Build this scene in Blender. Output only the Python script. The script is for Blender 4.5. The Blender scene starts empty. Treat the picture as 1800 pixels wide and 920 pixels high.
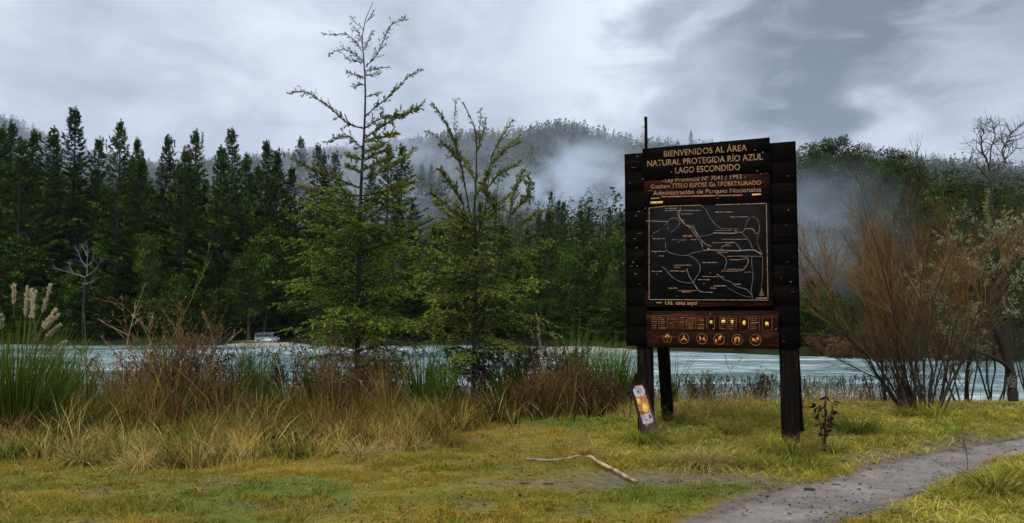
import bpy, math, random
import numpy as np
from mathutils import Vector, Matrix

random.seed(11)
C = bpy.context.scene.collection
SC = bpy.context.scene
R = math.radians
# ------------------------------------------------------------------ camera
W0, H0, F0 = 1800.0, 920.0, 1413.0      # photograph size and focal length in its pixels
HORIZON = 556.0
EYE = 1.6
PITCH = math.atan((HORIZON - H0 / 2) / F0)
cd = bpy.data.cameras.new('camera')
cam = bpy.data.objects.new('camera', cd)
C.objects.link(cam)
cam.location = (0, 0, EYE)
cam.rotation_euler = (R(90) + PITCH, 0, 0)
cd.sensor_width = 36.0
cd.lens = 36.0 * F0 / W0
cd.clip_start = 0.05
cd.clip_end = 6000
SC.camera = cam
SC.view_settings.view_transform = 'Standard'
SC.view_settings.look = 'None'
SC.view_settings.exposure = 0.75
SC.view_settings.gamma = 1.0
SC.cycles.use_denoising = True
SC.cycles.max_bounces = 6
SC.cycles.diffuse_bounces = 3
SC.cycles.glossy_bounces = 3
SC.cycles.transparent_max_bounces = 8
SC.cycles.volume_bounces = 2
SC.cycles.volume_max_steps = 256
SC.cycles.use_adaptive_sampling = True
SC.cycles.adaptive_threshold = 0.02

# ------------------------------------------------------------------ sky
world = bpy.data.worlds.new("World")
SC.world = world
world.use_nodes = True
SUN_EL, SUN_AZ = R(48), R(200)


def build_world():
    nt = world.node_tree
    nt.nodes.clear()
    N, L = nt.nodes, nt.links

    def nd(t, **k):
        n = N.new(t)
        for a, b in k.items():
            setattr(n, a, b)
        return n

    def mth(op, a, b=None, clamp=False):
        n = nd('ShaderNodeMath', operation=op)
        n.use_clamp = clamp
        for i, v in enumerate((a, b)):
            if v is None:
                continue
            if isinstance(v, (int, float)):
                n.inputs[i].default_value = v
            else:
                L.new(v, n.inputs[i])
        return n.outputs[0]
    out = nd('ShaderNodeOutputWorld')
    sky = nd('ShaderNodeTexSky', sky_type='NISHITA')
    sky.sun_disc = False
    sky.sun_elevation = SUN_EL
    sky.sun_rotation = SUN_AZ
    bg1 = nd('ShaderNodeBackground')
    bg1.inputs[1].default_value = 0.08
    L.new(sky.outputs[0], bg1.inputs[0])
    tc = nd('ShaderNodeTexCoord')
    sep = nd('ShaderNodeSeparateXYZ')
    L.new(tc.outputs['Generated'], sep.inputs[0])
    x, y, z = sep.outputs
    # project on a cloud deck
    zz = mth('ADD', mth('MAXIMUM', z, 0.0), 0.16)
    u = mth('DIVIDE', x, zz)
    v = mth('DIVIDE', y, zz)
    comb = nd('ShaderNodeCombineXYZ')
    L.new(mth('ADD', mth('MULTIPLY', x, 2.6), mth('MULTIPLY', u, 0.35)), comb.inputs[0])
    L.new(mth('ADD', mth('MULTIPLY', y, 1.6), mth('MULTIPLY', v, 0.12)), comb.inputs[1])
    L.new(mth('MULTIPLY', z, 5.2), comb.inputs[2])

    def noise(scale, detail, rough, dist, off=(0, 0, 0), sc=(1, 1, 1)):
        m = nd('ShaderNodeMapping')
        m.inputs['Location'].default_value = off
        m.inputs['Scale'].default_value = sc
        L.new(comb.outputs[0], m.inputs[0])
        n = nd('ShaderNodeTexNoise')
        n.inputs['Scale'].default_value = scale
        n.inputs['Detail'].default_value = detail
        n.inputs['Roughness'].default_value = rough
        n.inputs['Distortion'].default_value = dist
        L.new(m.outputs[0], n.inputs['Vector'])
        return n.outputs[0]
    n1 = noise(1.25, 8, 0.52, 0.5, (3.1, 0.4, 0), (1, 1, 1))
    n2 = noise(3.4, 7, 0.58, 0.9, (0.3, 7.4, 1), (0.8, 1, 1))
    # broad dark bank to the right of the sign, lighter gap left of it
    def blob(dx, dy, dz, s0, s1):
        d = Vector((dx, dy, dz)).normalized()
        dot = nd('ShaderNodeVectorMath', operation='DOT_PRODUCT')
        L.new(tc.outputs['Generated'], dot.inputs[0])
        dot.inputs[1].default_value = d
        mr = nd('ShaderNodeMapRange', interpolation_type='SMOOTHSTEP')
        wob = mth('ADD', dot.outputs['Value'], mth('MULTIPLY', mth('SUBTRACT', n2, 0.5), 0.030))
        wob = mth('ADD', wob, mth('MULTIPLY', mth('SUBTRACT', n1, 0.5), 0.03))
        L.new(wob, mr.inputs[0])
        mr.inputs[1].default_value = math.cos(s1)
        mr.inputs[2].default_value = math.cos(s0)
        return mr.outputs[0]

    def dirpx(px, py):
        c = Vector(((px - W0 / 2) / F0, 1, (HORIZON - py) / F0))
        return tuple(c.normalized())
    b1 = blob(*dirpx(1330, 130), R(1), R(10.5))
    b2 = blob(*dirpx(1200, 175), R(1), R(7))
    b5 = blob(*dirpx(1480, 110), R(1), R(8))
    b3 = blob(*dirpx(1760, 110), R(4), R(16))
    b4 = blob(*dirpx(1120, 120), R(2), R(9))
    n1r = nd('ShaderNodeMapRange', interpolation_type='SMOOTHSTEP')
    L.new(n1, n1r.inputs[0])
    n1r.inputs[1].default_value = 0.34
    n1r.inputs[2].default_value = 0.68
    dark = mth('MULTIPLY', n1r.outputs[0], 0.34)
    dark = mth('ADD', dark, mth('MULTIPLY', n2, 0.52))
    dark = mth('SUBTRACT', dark, 0.08)
    dark = mth('ADD', dark, mth('MULTIPLY', b1, 0.28))
    dark = mth('ADD', dark, mth('MULTIPLY', b2, 0.10))
    dark = mth('ADD', dark, mth('MULTIPLY', b5, 0.10))
    dark = mth('ADD', dark, mth('MULTIPLY', b3, 0.20))
    dark = mth('SUBTRACT', dark, mth('MULTIPLY', b4, 0.20), True)
    ramp = nd('ShaderNodeValToRGB')
    e = ramp.color_ramp.elements
    e[0].position = 0.0
    e[0].color = (0.545, 0.580, 0.640, 1)
    e[1].position = 1.0
    e[1].color = (0.120, 0.142, 0.185, 1)
    m_ = ramp.color_ramp.elements.new(0.38)
    m_.color = (0.360, 0.400, 0.475, 1)
    L.new(dark, ramp.inputs[0])
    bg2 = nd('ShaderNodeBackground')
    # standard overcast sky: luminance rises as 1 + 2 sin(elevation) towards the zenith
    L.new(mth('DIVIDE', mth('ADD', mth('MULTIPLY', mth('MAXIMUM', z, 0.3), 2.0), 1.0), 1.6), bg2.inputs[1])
    L.new(ramp.outputs[0], bg2.inputs[0])
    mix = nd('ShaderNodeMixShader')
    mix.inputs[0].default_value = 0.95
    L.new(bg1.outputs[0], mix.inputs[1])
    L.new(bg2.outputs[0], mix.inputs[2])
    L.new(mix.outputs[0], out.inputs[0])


build_world()
sl = bpy.data.lights.new('sun', 'SUN')
sl.energy = 1.5
sl.angle = R(20)
sl.color = (1.0, 0.95, 0.88)
sun = bpy.data.objects.new('sun', sl)
C.objects.link(sun)
sun.location = (0, 0, 60)
# light from behind the camera, a little to the left
sd = Vector((-0.45, -0.75, math.tan(SUN_EL) * 0.87))
sun.rotation_euler = sd.to_track_quat('Z', 'Y').to_euler()

# ------------------------------------------------------------------ helpers
_cp, _sp = math.cos(PITCH), math.sin(PITCH)


def ray(px, py):
    u = (px - W0 / 2) / F0
    v = (H0 / 2 - py) / F0
    return np.array([u, _cp - v * _sp, _sp + v * _cp])


def P(px, py, Y):
    d = ray(px, py)
    t = Y / d[1]
    return np.array([d[0] * t, Y, EYE + d[2] * t])


def G(px, py, z=0.0):
    d = ray(px, py)
    t = (z - EYE) / d[2]
    return np.array([d[0] * t, d[1] * t, z])


def setp(o, label=None, cat=None, group=None, kind=None):
    if label:
        o['label'] = label
    if cat:
        o['category'] = cat
    if group:
        o['group'] = group
    if kind:
        o['kind'] = kind
    return o


def empty(name, loc, label=None, cat=None, group=None):
    o = bpy.data.objects.new(name, None)
    o.empty_display_size = 0.2
    C.objects.link(o)
    o.location = Vector([float(a) for a in loc])
    return setp(o, label, cat, group)


class MB:
    def __init__(s):
        s.V, s.F, s.K, s.n = [], [], [], 0

    def add(s, V, F, col=(1, 1, 1)):
        V = np.asarray(V, float).reshape(-1, 3)
        F = np.asarray(F, int)
        if len(V) == 0:
            return
        c = np.asarray(col, float)
        if c.ndim == 1:
            c = np.tile(c, (len(V), 1))
        s.V.append(V)
        s.F.append(F + s.n)
        s.K.append(c)
        s.n += len(V)

    def box(s, c, size, rot=None, col=(1, 1, 1)):
        h = np.array(size) / 2
        v = np.array([[a, b, d] for a in (-1, 1) for b in (-1, 1) for d in (-1, 1)]) * h
        if rot is not None:
            v = v @ np.array(rot).T
        f = [[0, 1, 3, 2], [4, 6, 7, 5], [0, 4, 5, 1], [2, 3, 7, 6], [0, 2, 6, 4], [1, 5, 7, 3]]
        s.add(v + np.array(c), f, col)

    def tubes(s, pts, rad, sides=5, col=(1, 1, 1), cap=True):
        """pts (n,k,3), rad (n,k)"""
        pts = np.asarray(pts, float)
        if pts.ndim == 2:
            pts = pts[None]
        n, k, _ = pts.shape
        rad = np.broadcast_to(np.asarray(rad, float), (n, k))
        t = np.gradient(pts, axis=1)
        t /= np.linalg.norm(t, axis=2, keepdims=True) + 1e-9
        ref = np.where(np.abs(t[:, :1, 2:3]) > 0.8, np.array([1.0, 0, 0]), np.array([0, 0, 1.0]))
        ref = np.broadcast_to(ref, t.shape)
        a = np.cross(t, ref)
        a /= np.linalg.norm(a, axis=2, keepdims=True) + 1e-9
        b = np.cross(t, a)
        ang = np.linspace(0, 2 * np.pi, sides, endpoint=False)
        ring = a[:, :, None] * np.cos(ang)[:, None] + b[:, :, None] * np.sin(ang)[:, None]
        v = pts[:, :, None] + ring * rad[:, :, None, None]
        base = np.arange(n)[:, None, None] * (k * sides)
        i = np.arange(k - 1)[:, None] * sides
        j = np.arange(sides)[None]
        j2 = (j + 1) % sides
        q = np.stack([i + j, i + j2, i + sides + j2, i + sides + j], -1).reshape(1, -1, 4)
        F = (q + base).reshape(-1, 4)
        c = np.asarray(col, float)
        if c.ndim == 2:
            c = np.repeat(c, k * sides, 0)
        s.add(v.reshape(-1, 3), F, c)
        if cap and n < 60:
            for q in range(n):
                o = s.n - n * k * sides + q * k * sides
                top = o + (k - 1) * sides
                s.F.append(np.array([[top + m, top + m + 1, top + m + 2, top] if False else [top, top + m + 1, top + m + 2] for m in range(sides - 2)]))

    def leaves(s, cen, d, nrm, L, Wd, col):
        """rhombic leaves: cen base points, d direction, nrm rough normal"""
        cen = np.asarray(cen, float)
        n = len(cen)
        if n == 0:
            return
        d = d / (np.linalg.norm(d, axis=1, keepdims=True) + 1e-9)
        sd_ = np.cross(d, nrm)
        sd_ /= np.linalg.norm(sd_, axis=1, keepdims=True) + 1e-9
        L = np.broadcast_to(np.asarray(L, float), (n,))[:, None]
        Wd = np.broadcast_to(np.asarray(Wd, float), (n,))[:, None]
        mid = cen + d * L * 0.45
        v = np.stack([cen, mid + sd_ * Wd / 2, cen + d * L, mid - sd_ * Wd / 2], 1)
        F = np.arange(n * 4).reshape(n, 4)
        c = np.asarray(col, float)
        if c.ndim == 2:
            c = np.repeat(c, 4, 0)
        s.add(v.reshape(-1, 3), F, c)

    def mesh(s, name, mat, smooth=False):
        me = bpy.data.meshes.new(name)
        V = np.concatenate(s.V) if s.V else np.zeros((0, 3))
        K = np.concatenate(s.K) if s.K else np.zeros((0, 3))
        loops, starts, tot = [], [], 0
        for f in s.F:
            if len(f) == 0:
                continue
            loops.append(f.reshape(-1))
            starts.append(tot + np.arange(len(f)) * f.shape[1])
            tot += f.size
        loops = np.concatenate(loops).astype(np.int32)
        starts = np.concatenate(starts).astype(np.int32)
        me.vertices.add(len(V))
        me.vertices.foreach_set('co', V.astype(np.float32).ravel())
        me.loops.add(len(loops))
        me.loops.foreach_set('vertex_index', loops)
        me.polygons.add(len(starts))
        me.polygons.foreach_set('loop_start', starts)
        me.update(calc_edges=True)
        at = me.color_attributes.new('col', 'FLOAT_COLOR', 'POINT')
        at.data.foreach_set('color', np.c_[K, np.ones(len(K))].astype(np.float32).ravel())
        if smooth:
            me.polygons.foreach_set('use_smooth', np.ones(len(starts), bool))
        me.materials.append(mat)
        return me

    def build(s, name, mat, parent=None, smooth=False, loc=None):
        me = s.mesh(name, mat, smooth)
        o = bpy.data.objects.new(name, me)
        C.objects.link(o)
        if parent is not None:
            o.parent = parent
        if loc is not None:
            o.location = Vector([float(a) for a in loc])
        return o


def copy_thing(root, loc, rz=0.0, scale=(1, 1, 1)):
    r = root.copy()
    C.objects.link(r)
    r.location = Vector([float(a) for a in loc])
    r.rotation_euler = (0, 0, rz)
    r.scale = scale
    for ch in list(root.children):
        c = ch.copy()
        C.objects.link(c)
        c.parent = r
        for g in list(ch.children):
            d = g.copy()
            C.objects.link(d)
            d.parent = c
    return r


# value noise -------------------------------------------------------
def _hash(ix, iy, seed):
    h = (ix.astype(np.int64) * 374761393 + iy.astype(np.int64) * 668265263 + seed * 974634777) & 0x7fffffff
    h = ((h ^ (h >> 13)) * 1274126177) & 0x7fffffff
    return ((h ^ (h >> 16)) & 0xffffff) / float(0xffffff)


def vnoise(x, y, seed=0):
    x, y = np.asarray(x, float), np.asarray(y, float)
    ix, iy = np.floor(x), np.floor(y)
    fx, fy = x - ix, y - iy
    fx, fy = fx * fx * (3 - 2 * fx), fy * fy * (3 - 2 * fy)
    a, b = _hash(ix, iy, seed), _hash(ix + 1, iy, seed)
    c, d = _hash(ix, iy + 1, seed), _hash(ix + 1, iy + 1, seed)
    return (a * (1 - fx) + b * fx) * (1 - fy) + (c * (1 - fx) + d * fx) * fy


def fbm(x, y, seed=0, o=4):
    s, a, t = 0, 1, 0
    for i in range(o):
        s = s + a * vnoise(np.asarray(x) * 2 ** i, np.asarray(y) * 2 ** i, seed + i)
        t += a
        a *= 0.5
    return s / t


def sstep(a, b, x):
    t = np.clip((x - a) / (b - a), 0, 1)
    return t * t * (3 - 2 * t)


def unit(v):
    return v / (np.linalg.norm(v, axis=-1, keepdims=True) + 1e-9)


def lerp(a, b, t):
    a, b = np.asarray(a, float), np.asarray(b, float)
    t = np.asarray(t)[..., None]
    return a * (1 - t) + b * t


# ------------------------------------------------------------------ materials
def mat_new(name):
    m = bpy.data.materials.new(name)
    m.use_nodes = True
    nt = m.node_tree
    b = nt.nodes['Principled BSDF']
    return m, nt, b


def veg_mat(name, rough=0.6, spec=0.3, trans=0.0, nscale=3.0, namt=0.25):
    m, nt, b = mat_new(name)
    a = nt.nodes.new('ShaderNodeAttribute')
    a.attribute_name = 'col'
    oi = nt.nodes.new('ShaderNodeObjectInfo')
    tc = nt.nodes.new('ShaderNodeTexCoord')
    no = nt.nodes.new('ShaderNodeTexNoise')
    no.inputs['Scale'].default_value = nscale
    no.inputs['Detail'].default_value = 3
    nt.links.new(tc.outputs['Object'], no.inputs['Vector'])
    hs = nt.nodes.new('ShaderNodeHueSaturation')
    ad = nt.nodes.new('ShaderNodeMapRange')
    ad.inputs[3].default_value = 1 - namt
    ad.inputs[4].default_value = 1 + namt
    nt.links.new(no.outputs[0], ad.inputs[0])
    mu = nt.nodes.new('ShaderNodeMath')
    mu.operation = 'MULTIPLY'
    r2 = nt.nodes.new('ShaderNodeMapRange')
    r2.inputs[3].default_value = 0.8
    r2.inputs[4].default_value = 1.2
    nt.links.new(oi.outputs['Random'], r2.inputs[0])
    nt.links.new(ad.outputs[0], mu.inputs[0])
    nt.links.new(r2.outputs[0], mu.inputs[1])
    nt.links.new(mu.outputs[0], hs.inputs['Value'])
    nt.links.new(a.outputs['Color'], hs.inputs['Color'])
    nt.links.new(hs.outputs[0], b.inputs['Base Color'])
    b.inputs['Roughness'].default_value = rough
    b.inputs['Specular IOR Level'].default_value = spec
    if trans > 0:
        tr = nt.nodes.new('ShaderNodeBsdfTranslucent')
        mx = nt.nodes.new('ShaderNodeMixShader')
        mx.inputs[0].default_value = trans
        nt.links.new(hs.outputs[0], tr.inputs[0])
        nt.links.new(b.outputs[0], mx.inputs[1])
        nt.links.new(tr.outputs[0], mx.inputs[2])
        nt.links.new(mx.outputs[0], nt.nodes['Material Output'].inputs[0])
    return m


def noise_mat(name, stops, scale=5, detail=6, rough=0.7, bump=0.3, stretch=(1, 1, 1), spec=0.4, dist=0.0, bdist=0.02, rr=None):
    m, nt, b = mat_new(name)
    tc = nt.nodes.new('ShaderNodeTexCoord')
    mp = nt.nodes.new('ShaderNodeMapping')
    mp.inputs['Scale'].default_value = stretch
    nt.links.new(tc.outputs['Object'], mp.inputs[0])
    no = nt.nodes.new('ShaderNodeTexNoise')
    no.inputs['Scale'].default_value = scale
    no.inputs['Detail'].default_value = detail
    no.inputs['Roughness'].default_value = 0.6
    no.inputs['Distortion'].default_value = dist
    nt.links.new(mp.outputs[0], no.inputs['Vector'])
    cr = nt.nodes.new('ShaderNodeValToRGB')
    el = cr.color_ramp.elements
    while len(el) < len(stops):
        el.new(0.5)
    for e, (p, c) in zip(el, stops):
        e.position = p
        e.color = (*c, 1)
    nt.links.new(no.outputs[0], cr.inputs[0])
    nt.links.new(cr.outputs[0], b.inputs['Base Color'])
    b.inputs['Roughness'].default_value = rough
    b.inputs['Specular IOR Level'].default_value = spec
    if rr:
        r = nt.nodes.new('ShaderNodeMapRange')
        r.inputs[1].default_value = 0.3
        r.inputs[2].default_value = 0.7
        r.inputs[3].default_value = rr[0]
        r.inputs[4].default_value = rr[1]
        nt.links.new(no.outputs[0], r.inputs[0])
        nt.links.new(r.outputs[0], b.inputs['Roughness'])
    if bump:
        bp = nt.nodes.new('ShaderNodeBump')
        bp.inputs['Strength'].default_value = bump
        bp.inputs['Distance'].default_value = bdist
        nt.links.new(no.outputs[0], bp.inputs['Height'])
        nt.links.new(bp.outputs[0], b.inputs['Normal'])
    return m


M_LEAF = veg_mat('leaf', 0.6, 0.10, 0.30, 2.0, 0.2)
M_PINE = veg_mat('pine_needle', 0.8, 0.03, 0.0, 0.35, 0.3)
M_GRASS = veg_mat('grass_blade', 0.8, 0.03, 0.40, 1.3, 0.15)
M_TWIG = veg_mat('twig_bark', 0.8, 0.10, 0.0, 9.0, 0.35)
M_BARK = noise_mat('dark_bark', [(0.3, (0.012, 0.010, 0.008)), (0.6, (0.04, 0.032, 0.026)), (0.8, (0.09, 0.09, 0.075))], 14, 6, 0.8, 0.6, (1, 1, 0.3))
M_WOOD = noise_mat('dark_stained_wood', [(0.32, (0.0018, 0.0015, 0.0015)), (0.56, (0.0030, 0.0022, 0.0019)), (0.78, (0.018, 0.0095, 0.006))], 3.2, 9, 0.62, 0.2, (0.6, 6, 9), 0.03, 0.4, 0.01, (0.6, 0.9))
M_WOODV = noise_mat('dark_post_wood', [(0.30, (0.002, 0.0018, 0.0016)), (0.55, (0.007, 0.0055, 0.0045)), (0.80, (0.035, 0.026, 0.018))], 3.2, 9, 0.7, 0.6, (9, 9, 0.7), 0.05, 0.4, 0.01, (0.5, 0.85))
M_WOODR = noise_mat('reddish_board_wood', [(0.30, (0.004, 0.0022, 0.0016)), (0.55, (0.016, 0.0055, 0.0028)), (0.76, (0.090, 0.024, 0.007))], 3.0, 9, 0.6, 0.3, (0.7, 6, 8), 0.05, 0.5, 0.01, (0.6, 0.9))

# ------------------------------------------------------------------ terrain
WATER_Z = -3.8
RIDGE_PX = [-900, -400, 0, 60, 130, 300, 450, 560, 700, 860, 920, 1000, 1100, 1200, 1270, 1400, 1500, 1560, 1700, 1800, 2300, 2800]
RIDGE_PY = [120, 150, 200, 230, 266, 290, 282, 268, 255, 238, 237, 244, 266, 284, 286, 300, 296, 300, 312, 322, 334, 344]
RY = 900.0
_rx = np.array([(p - W0 / 2) / F0 * RY for p in RIDGE_PX])
_rz = np.array([EYE + (HORIZON - p) / F0 * RY for p in RIDGE_PY])


def shore(x):
    return np.interp(x, [-400, -60, 0, 41, 70, 140, 400], [175, 150, 150, 108, 96, 90, 80]) + 2.5 * (vnoise(x / 9.0, x * 0, 5) - 0.5)


def near_bank(x):
    return 15.2 + 0.9 * (vnoise(np.asarray(x) / 2.5, np.asarray(x) * 0 + 3.3, 6) - 0.5)


def path_dist(x, y):
    """signed distance to the path's middle line divided by its half width (<1 on the path)"""
    px = np.array([0.2, 0.95, 1.72, 2.62, 3.45, 4.35, 5.3, 6.2, 7.4, 9.5])
    return px


def height(x, y):
    x, y = np.asarray(x, float), np.asarray(y, float)
    z = 0.05 * (fbm(x / 1.7, y / 1.7, 1) - 0.5) + 0.06 * (vnoise(x / 4.0, y / 4.0, 9) - 0.5)
    z = z + 0.16 * sstep(9.2, 12.5, y) * sstep(15.5, 13, y)
    nb = near_bank(x)
    z = z * sstep(nb + 1, nb - 0.5, y)
    drop = sstep(nb, nb + 4.2, y)
    z = z - 5.3 * drop
    sh = shore(x)
    back = sstep(sh - 5, sh + 6, y)
    z = z + back * 3.1
    inland = np.clip((y - sh - 6) / (RY - 160), 0, 1)
    rz = np.interp(x / np.maximum(y, 1) * RY, _rx, _rz) + 5 * (fbm(x / 45, y / 90, 23, 3) - 0.5)
    prof = inland ** 1.25
    beyond = sstep(RY - 20, RY + 400, y)
    z = z + sstep(0, 0.05, inland) * 0 + prof * (rz + 3.0) * (1 - 0.3 * beyond)
    z = z + inland * 0 + 9 * (fbm(x / 60, y / 60, 21, 3) - 0.5) * sstep(0.05, 0.3, inland)
    # wooded knolls on the right bank
    z = z + back * 15 * np.exp(-((x - 78) / 26) ** 2 - ((y - 190) / 40) ** 2)
    z = z + back * 11 * np.exp(-((x - 118) / 34) ** 2 - ((y - 195) / 42) ** 2)
    z = z + back * 8 * np.exp(-((x - 175) / 30) ** 2 - ((y - 190) / 42) ** 2)
    return z


def grid_axis(lo, hi, c0, c1, fine, grow=1.12):
    a = list(np.arange(c0, c1 + 1e-6, fine))
    s, v = fine, c1
    while v < hi:
        s *= grow
        v += s
        a.append(min(v, hi))
    s, v, b = fine, c0, []
    while v > lo:
        s *= grow
        v -= s
        b.append(max(v, lo))
    return np.array(b[::-1] + a)


def grid_mesh(name, xs, ys, zf, mat, colf=None):
    X, Y = np.meshgrid(xs, ys)
    Z = zf(X, Y)
    nx, ny = len(xs), len(ys)
    i = np.arange(ny - 1)[:, None] * nx + np.arange(nx - 1)[None]
    F = np.stack([i, i + 1, i + nx + 1, i + nx], -1).reshape(-1, 4)
    mb = MB()
    V = np.stack([X, Y, Z], -1).reshape(-1, 3)
    mb.add(V, F, colf(X.ravel(), Y.ravel()) if colf else (1, 1, 1))
    return mb.build(name, mat, smooth=True)


# path outline in photograph pixels, turned into places on the flat ground
UP = [(2300, 745), (2000, 757), (1800, 772), (1700, 785), (1600, 801), (1540, 815), (1490, 830), (1430, 842), (1385, 852), (1330, 868), (1280, 884), (1230, 903), (1180, 925), (1090, 975), (980, 1060)]
LO = [(2300, 752), (2000, 768), (1800, 795), (1740, 812), (1680, 830), (1630, 848), (1595, 868), (1555, 885), (1500, 896), (1440, 914), (1395, 935), (1330, 985), (1290, 1100)]
UPw = np.array([G(*p)[:2] for p in UP])
LOw = np.array([G(*p)[:2] for p in LO])


def resample(a, n):
    d = np.r_[0, np.cumsum(np.linalg.norm(np.diff(a, axis=0), axis=1))]
    t = np.linspace(0, d[-1], n)
    return np.stack([np.interp(t, d, a[:, i]) for i in range(a.shape[1])], 1)


_U, _L = resample(UPw, 150), resample(LOw, 150)
MIDW, HALF = (_U + _L) / 2, np.linalg.norm(_U - _L, axis=1) / 2


def path_rel(x, y):
    """distance to the path's middle over its half width; and plain distance from its edge"""
    x, y = np.ravel(x), np.ravel(y)
    out = np.full(len(x), 9.0)
    edge = np.full(len(x), 9.0)
    for s in range(0, len(x), 20000):
        dx = x[s:s + 20000, None] - MIDW[None, :, 0]
        dy = y[s:s + 20000, None] - MIDW[None, :, 1]
        d = np.hypot(dx, dy)
        e = d - HALF[None]
        j = e.argmin(1)
        edge[s:s + 20000] = e[np.arange(len(j)), j]
        out[s:s + 20000] = d[np.arange(len(j)), j] / HALF[j]
    return out, edge


def height_near(x, y):
    """ground height with the worn hollow of the path"""
    sh_ = np.shape(x)
    z = height(x, y)
    near = (np.abs(np.ravel(x)) < 14) & (np.ravel(y) > 2) & (np.ravel(y) < 15)
    zr = np.ravel(z).copy()
    xr, yr = np.ravel(x), np.ravel(y)
    if near.any():
        _, e = path_rel(xr[near], yr[near])
        m = sstep(0.25, -0.1, e)
        zr[near] = zr[near] * (1 - 0.7 * m) - 0.035 * m + 0.05 * sstep(0.0, 0.35, e) * sstep(1.6, 0.5, e) * sstep(8.5, 9.5, yr[near])
    return zr.reshape(sh_)


def bare_mask(x, y):
    """1 = trampled earth, 0 = grass"""
    _, e = path_rel(x, y)
    n = fbm(x * 1.3, y * 1.3, 31)
    m = sstep(0.35, -0.15, e + (n - 0.5) * 0.9)
    c = G(1230, 838)
    d = ((x - c[0]) / 1.25) ** 2 + ((y - c[1]) / 0.42) ** 2
    m = np.maximum(m, 0.75 * sstep(1.5, 0.3, d + (n - 0.5) * 1.2))
    c = G(1010, 850)
    d = ((x - c[0]) / 1.0) ** 2 + ((y - c[1]) / 0.25) ** 2
    m = np.maximum(m, 0.6 * sstep(1.5, 0.3, d + (n - 0.5) * 1.2))
    n2 = fbm(x * 2.1 + 7, y * 3.1, 33)
    m = np.maximum(m, 0.45 * sstep(0.6, 0.75, n2))
    return m


MUD = np.array([0.145, 0.112, 0.088])
MOSS = np.array([0.245, 0.212, 0.026])
GOLD = np.array([0.345, 0.240, 0.036])
GREEN = np.array([0.140, 0.178, 0.018])


def ground_col(x, y):
    near = (np.abs(x) < 20) & (y > -5) & (y < 22)
    c = np.tile(np.array([0.018, 0.024, 0.010]), (len(x), 1))
    xn, yn = x[near], y[near]
    n = fbm(xn * 0.9, yn * 1.3, 41)
    n2 = fbm(xn * 0.5 + 4, yn * 0.8, 43)
    g = lerp(GREEN, MOSS, sstep(0.35, 0.6, n))
    g = lerp(g, GOLD, 0)
    g = g * (1 - sstep(0.5, 0.7, n2)[:, None] * 0.6) + GOLD * 0.8 * sstep(0.5, 0.7, n2)[:, None] * 0.6
    m = bare_mask(xn, yn)
    g = g * 0.55 + MUD * 0.12
    g = g * (1 - m[:, None]) + MUD * 0.85 * m[:, None]
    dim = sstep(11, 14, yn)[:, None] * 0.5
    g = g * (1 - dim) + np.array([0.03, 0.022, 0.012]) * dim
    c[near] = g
    return c


def ground_mat():
    m, nt, b = mat_new('ground_soil')
    a = nt.nodes.new('ShaderNodeAttribute')
    a.attribute_name = 'col'
    tc = nt.nodes.new('ShaderNodeTexCoord')
    n1 = nt.nodes.new('ShaderNodeTexNoise')
    n1.inputs['Scale'].default_value = 9
    n1.inputs['Detail'].default_value = 8
    n1.inputs['Roughness'].default_value = 0.7
    nt.links.new(tc.outputs['Object'], n1.inputs['Vector'])
    mr = nt.nodes.new('ShaderNodeMapRange')
    mr.inputs[1].default_value = 0.3
    mr.inputs[2].default_value = 0.7
    mr.inputs[3].default_value = 0.55
    mr.inputs[4].default_value = 1.45
    nt.links.new(n1.outputs[0], mr.inputs[0])
    mx = nt.nodes.new('ShaderNodeVectorMath')
    mx.operation = 'SCALE'
    nt.links.new(a.outputs['Color'], mx.inputs[0])
    nt.links.new(mr.outputs[0], mx.inputs['Scale'])
    nt.links.new(mx.outputs[0], b.inputs['Base Color'])
    b.inputs['Roughness'].default_value = 0.85
    b.inputs['Specular IOR Level'].default_value = 0.03
    bp = nt.nodes.new('ShaderNodeBump')
    bp.inputs['Strength'].default_value = 0.6
    bp.inputs['Distance'].default_value = 0.03
    nt.links.new(n1.outputs[0], bp.inputs['Height'])
    nt.links.new(bp.outputs[0], b.inputs['Normal'])
    return m


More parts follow.
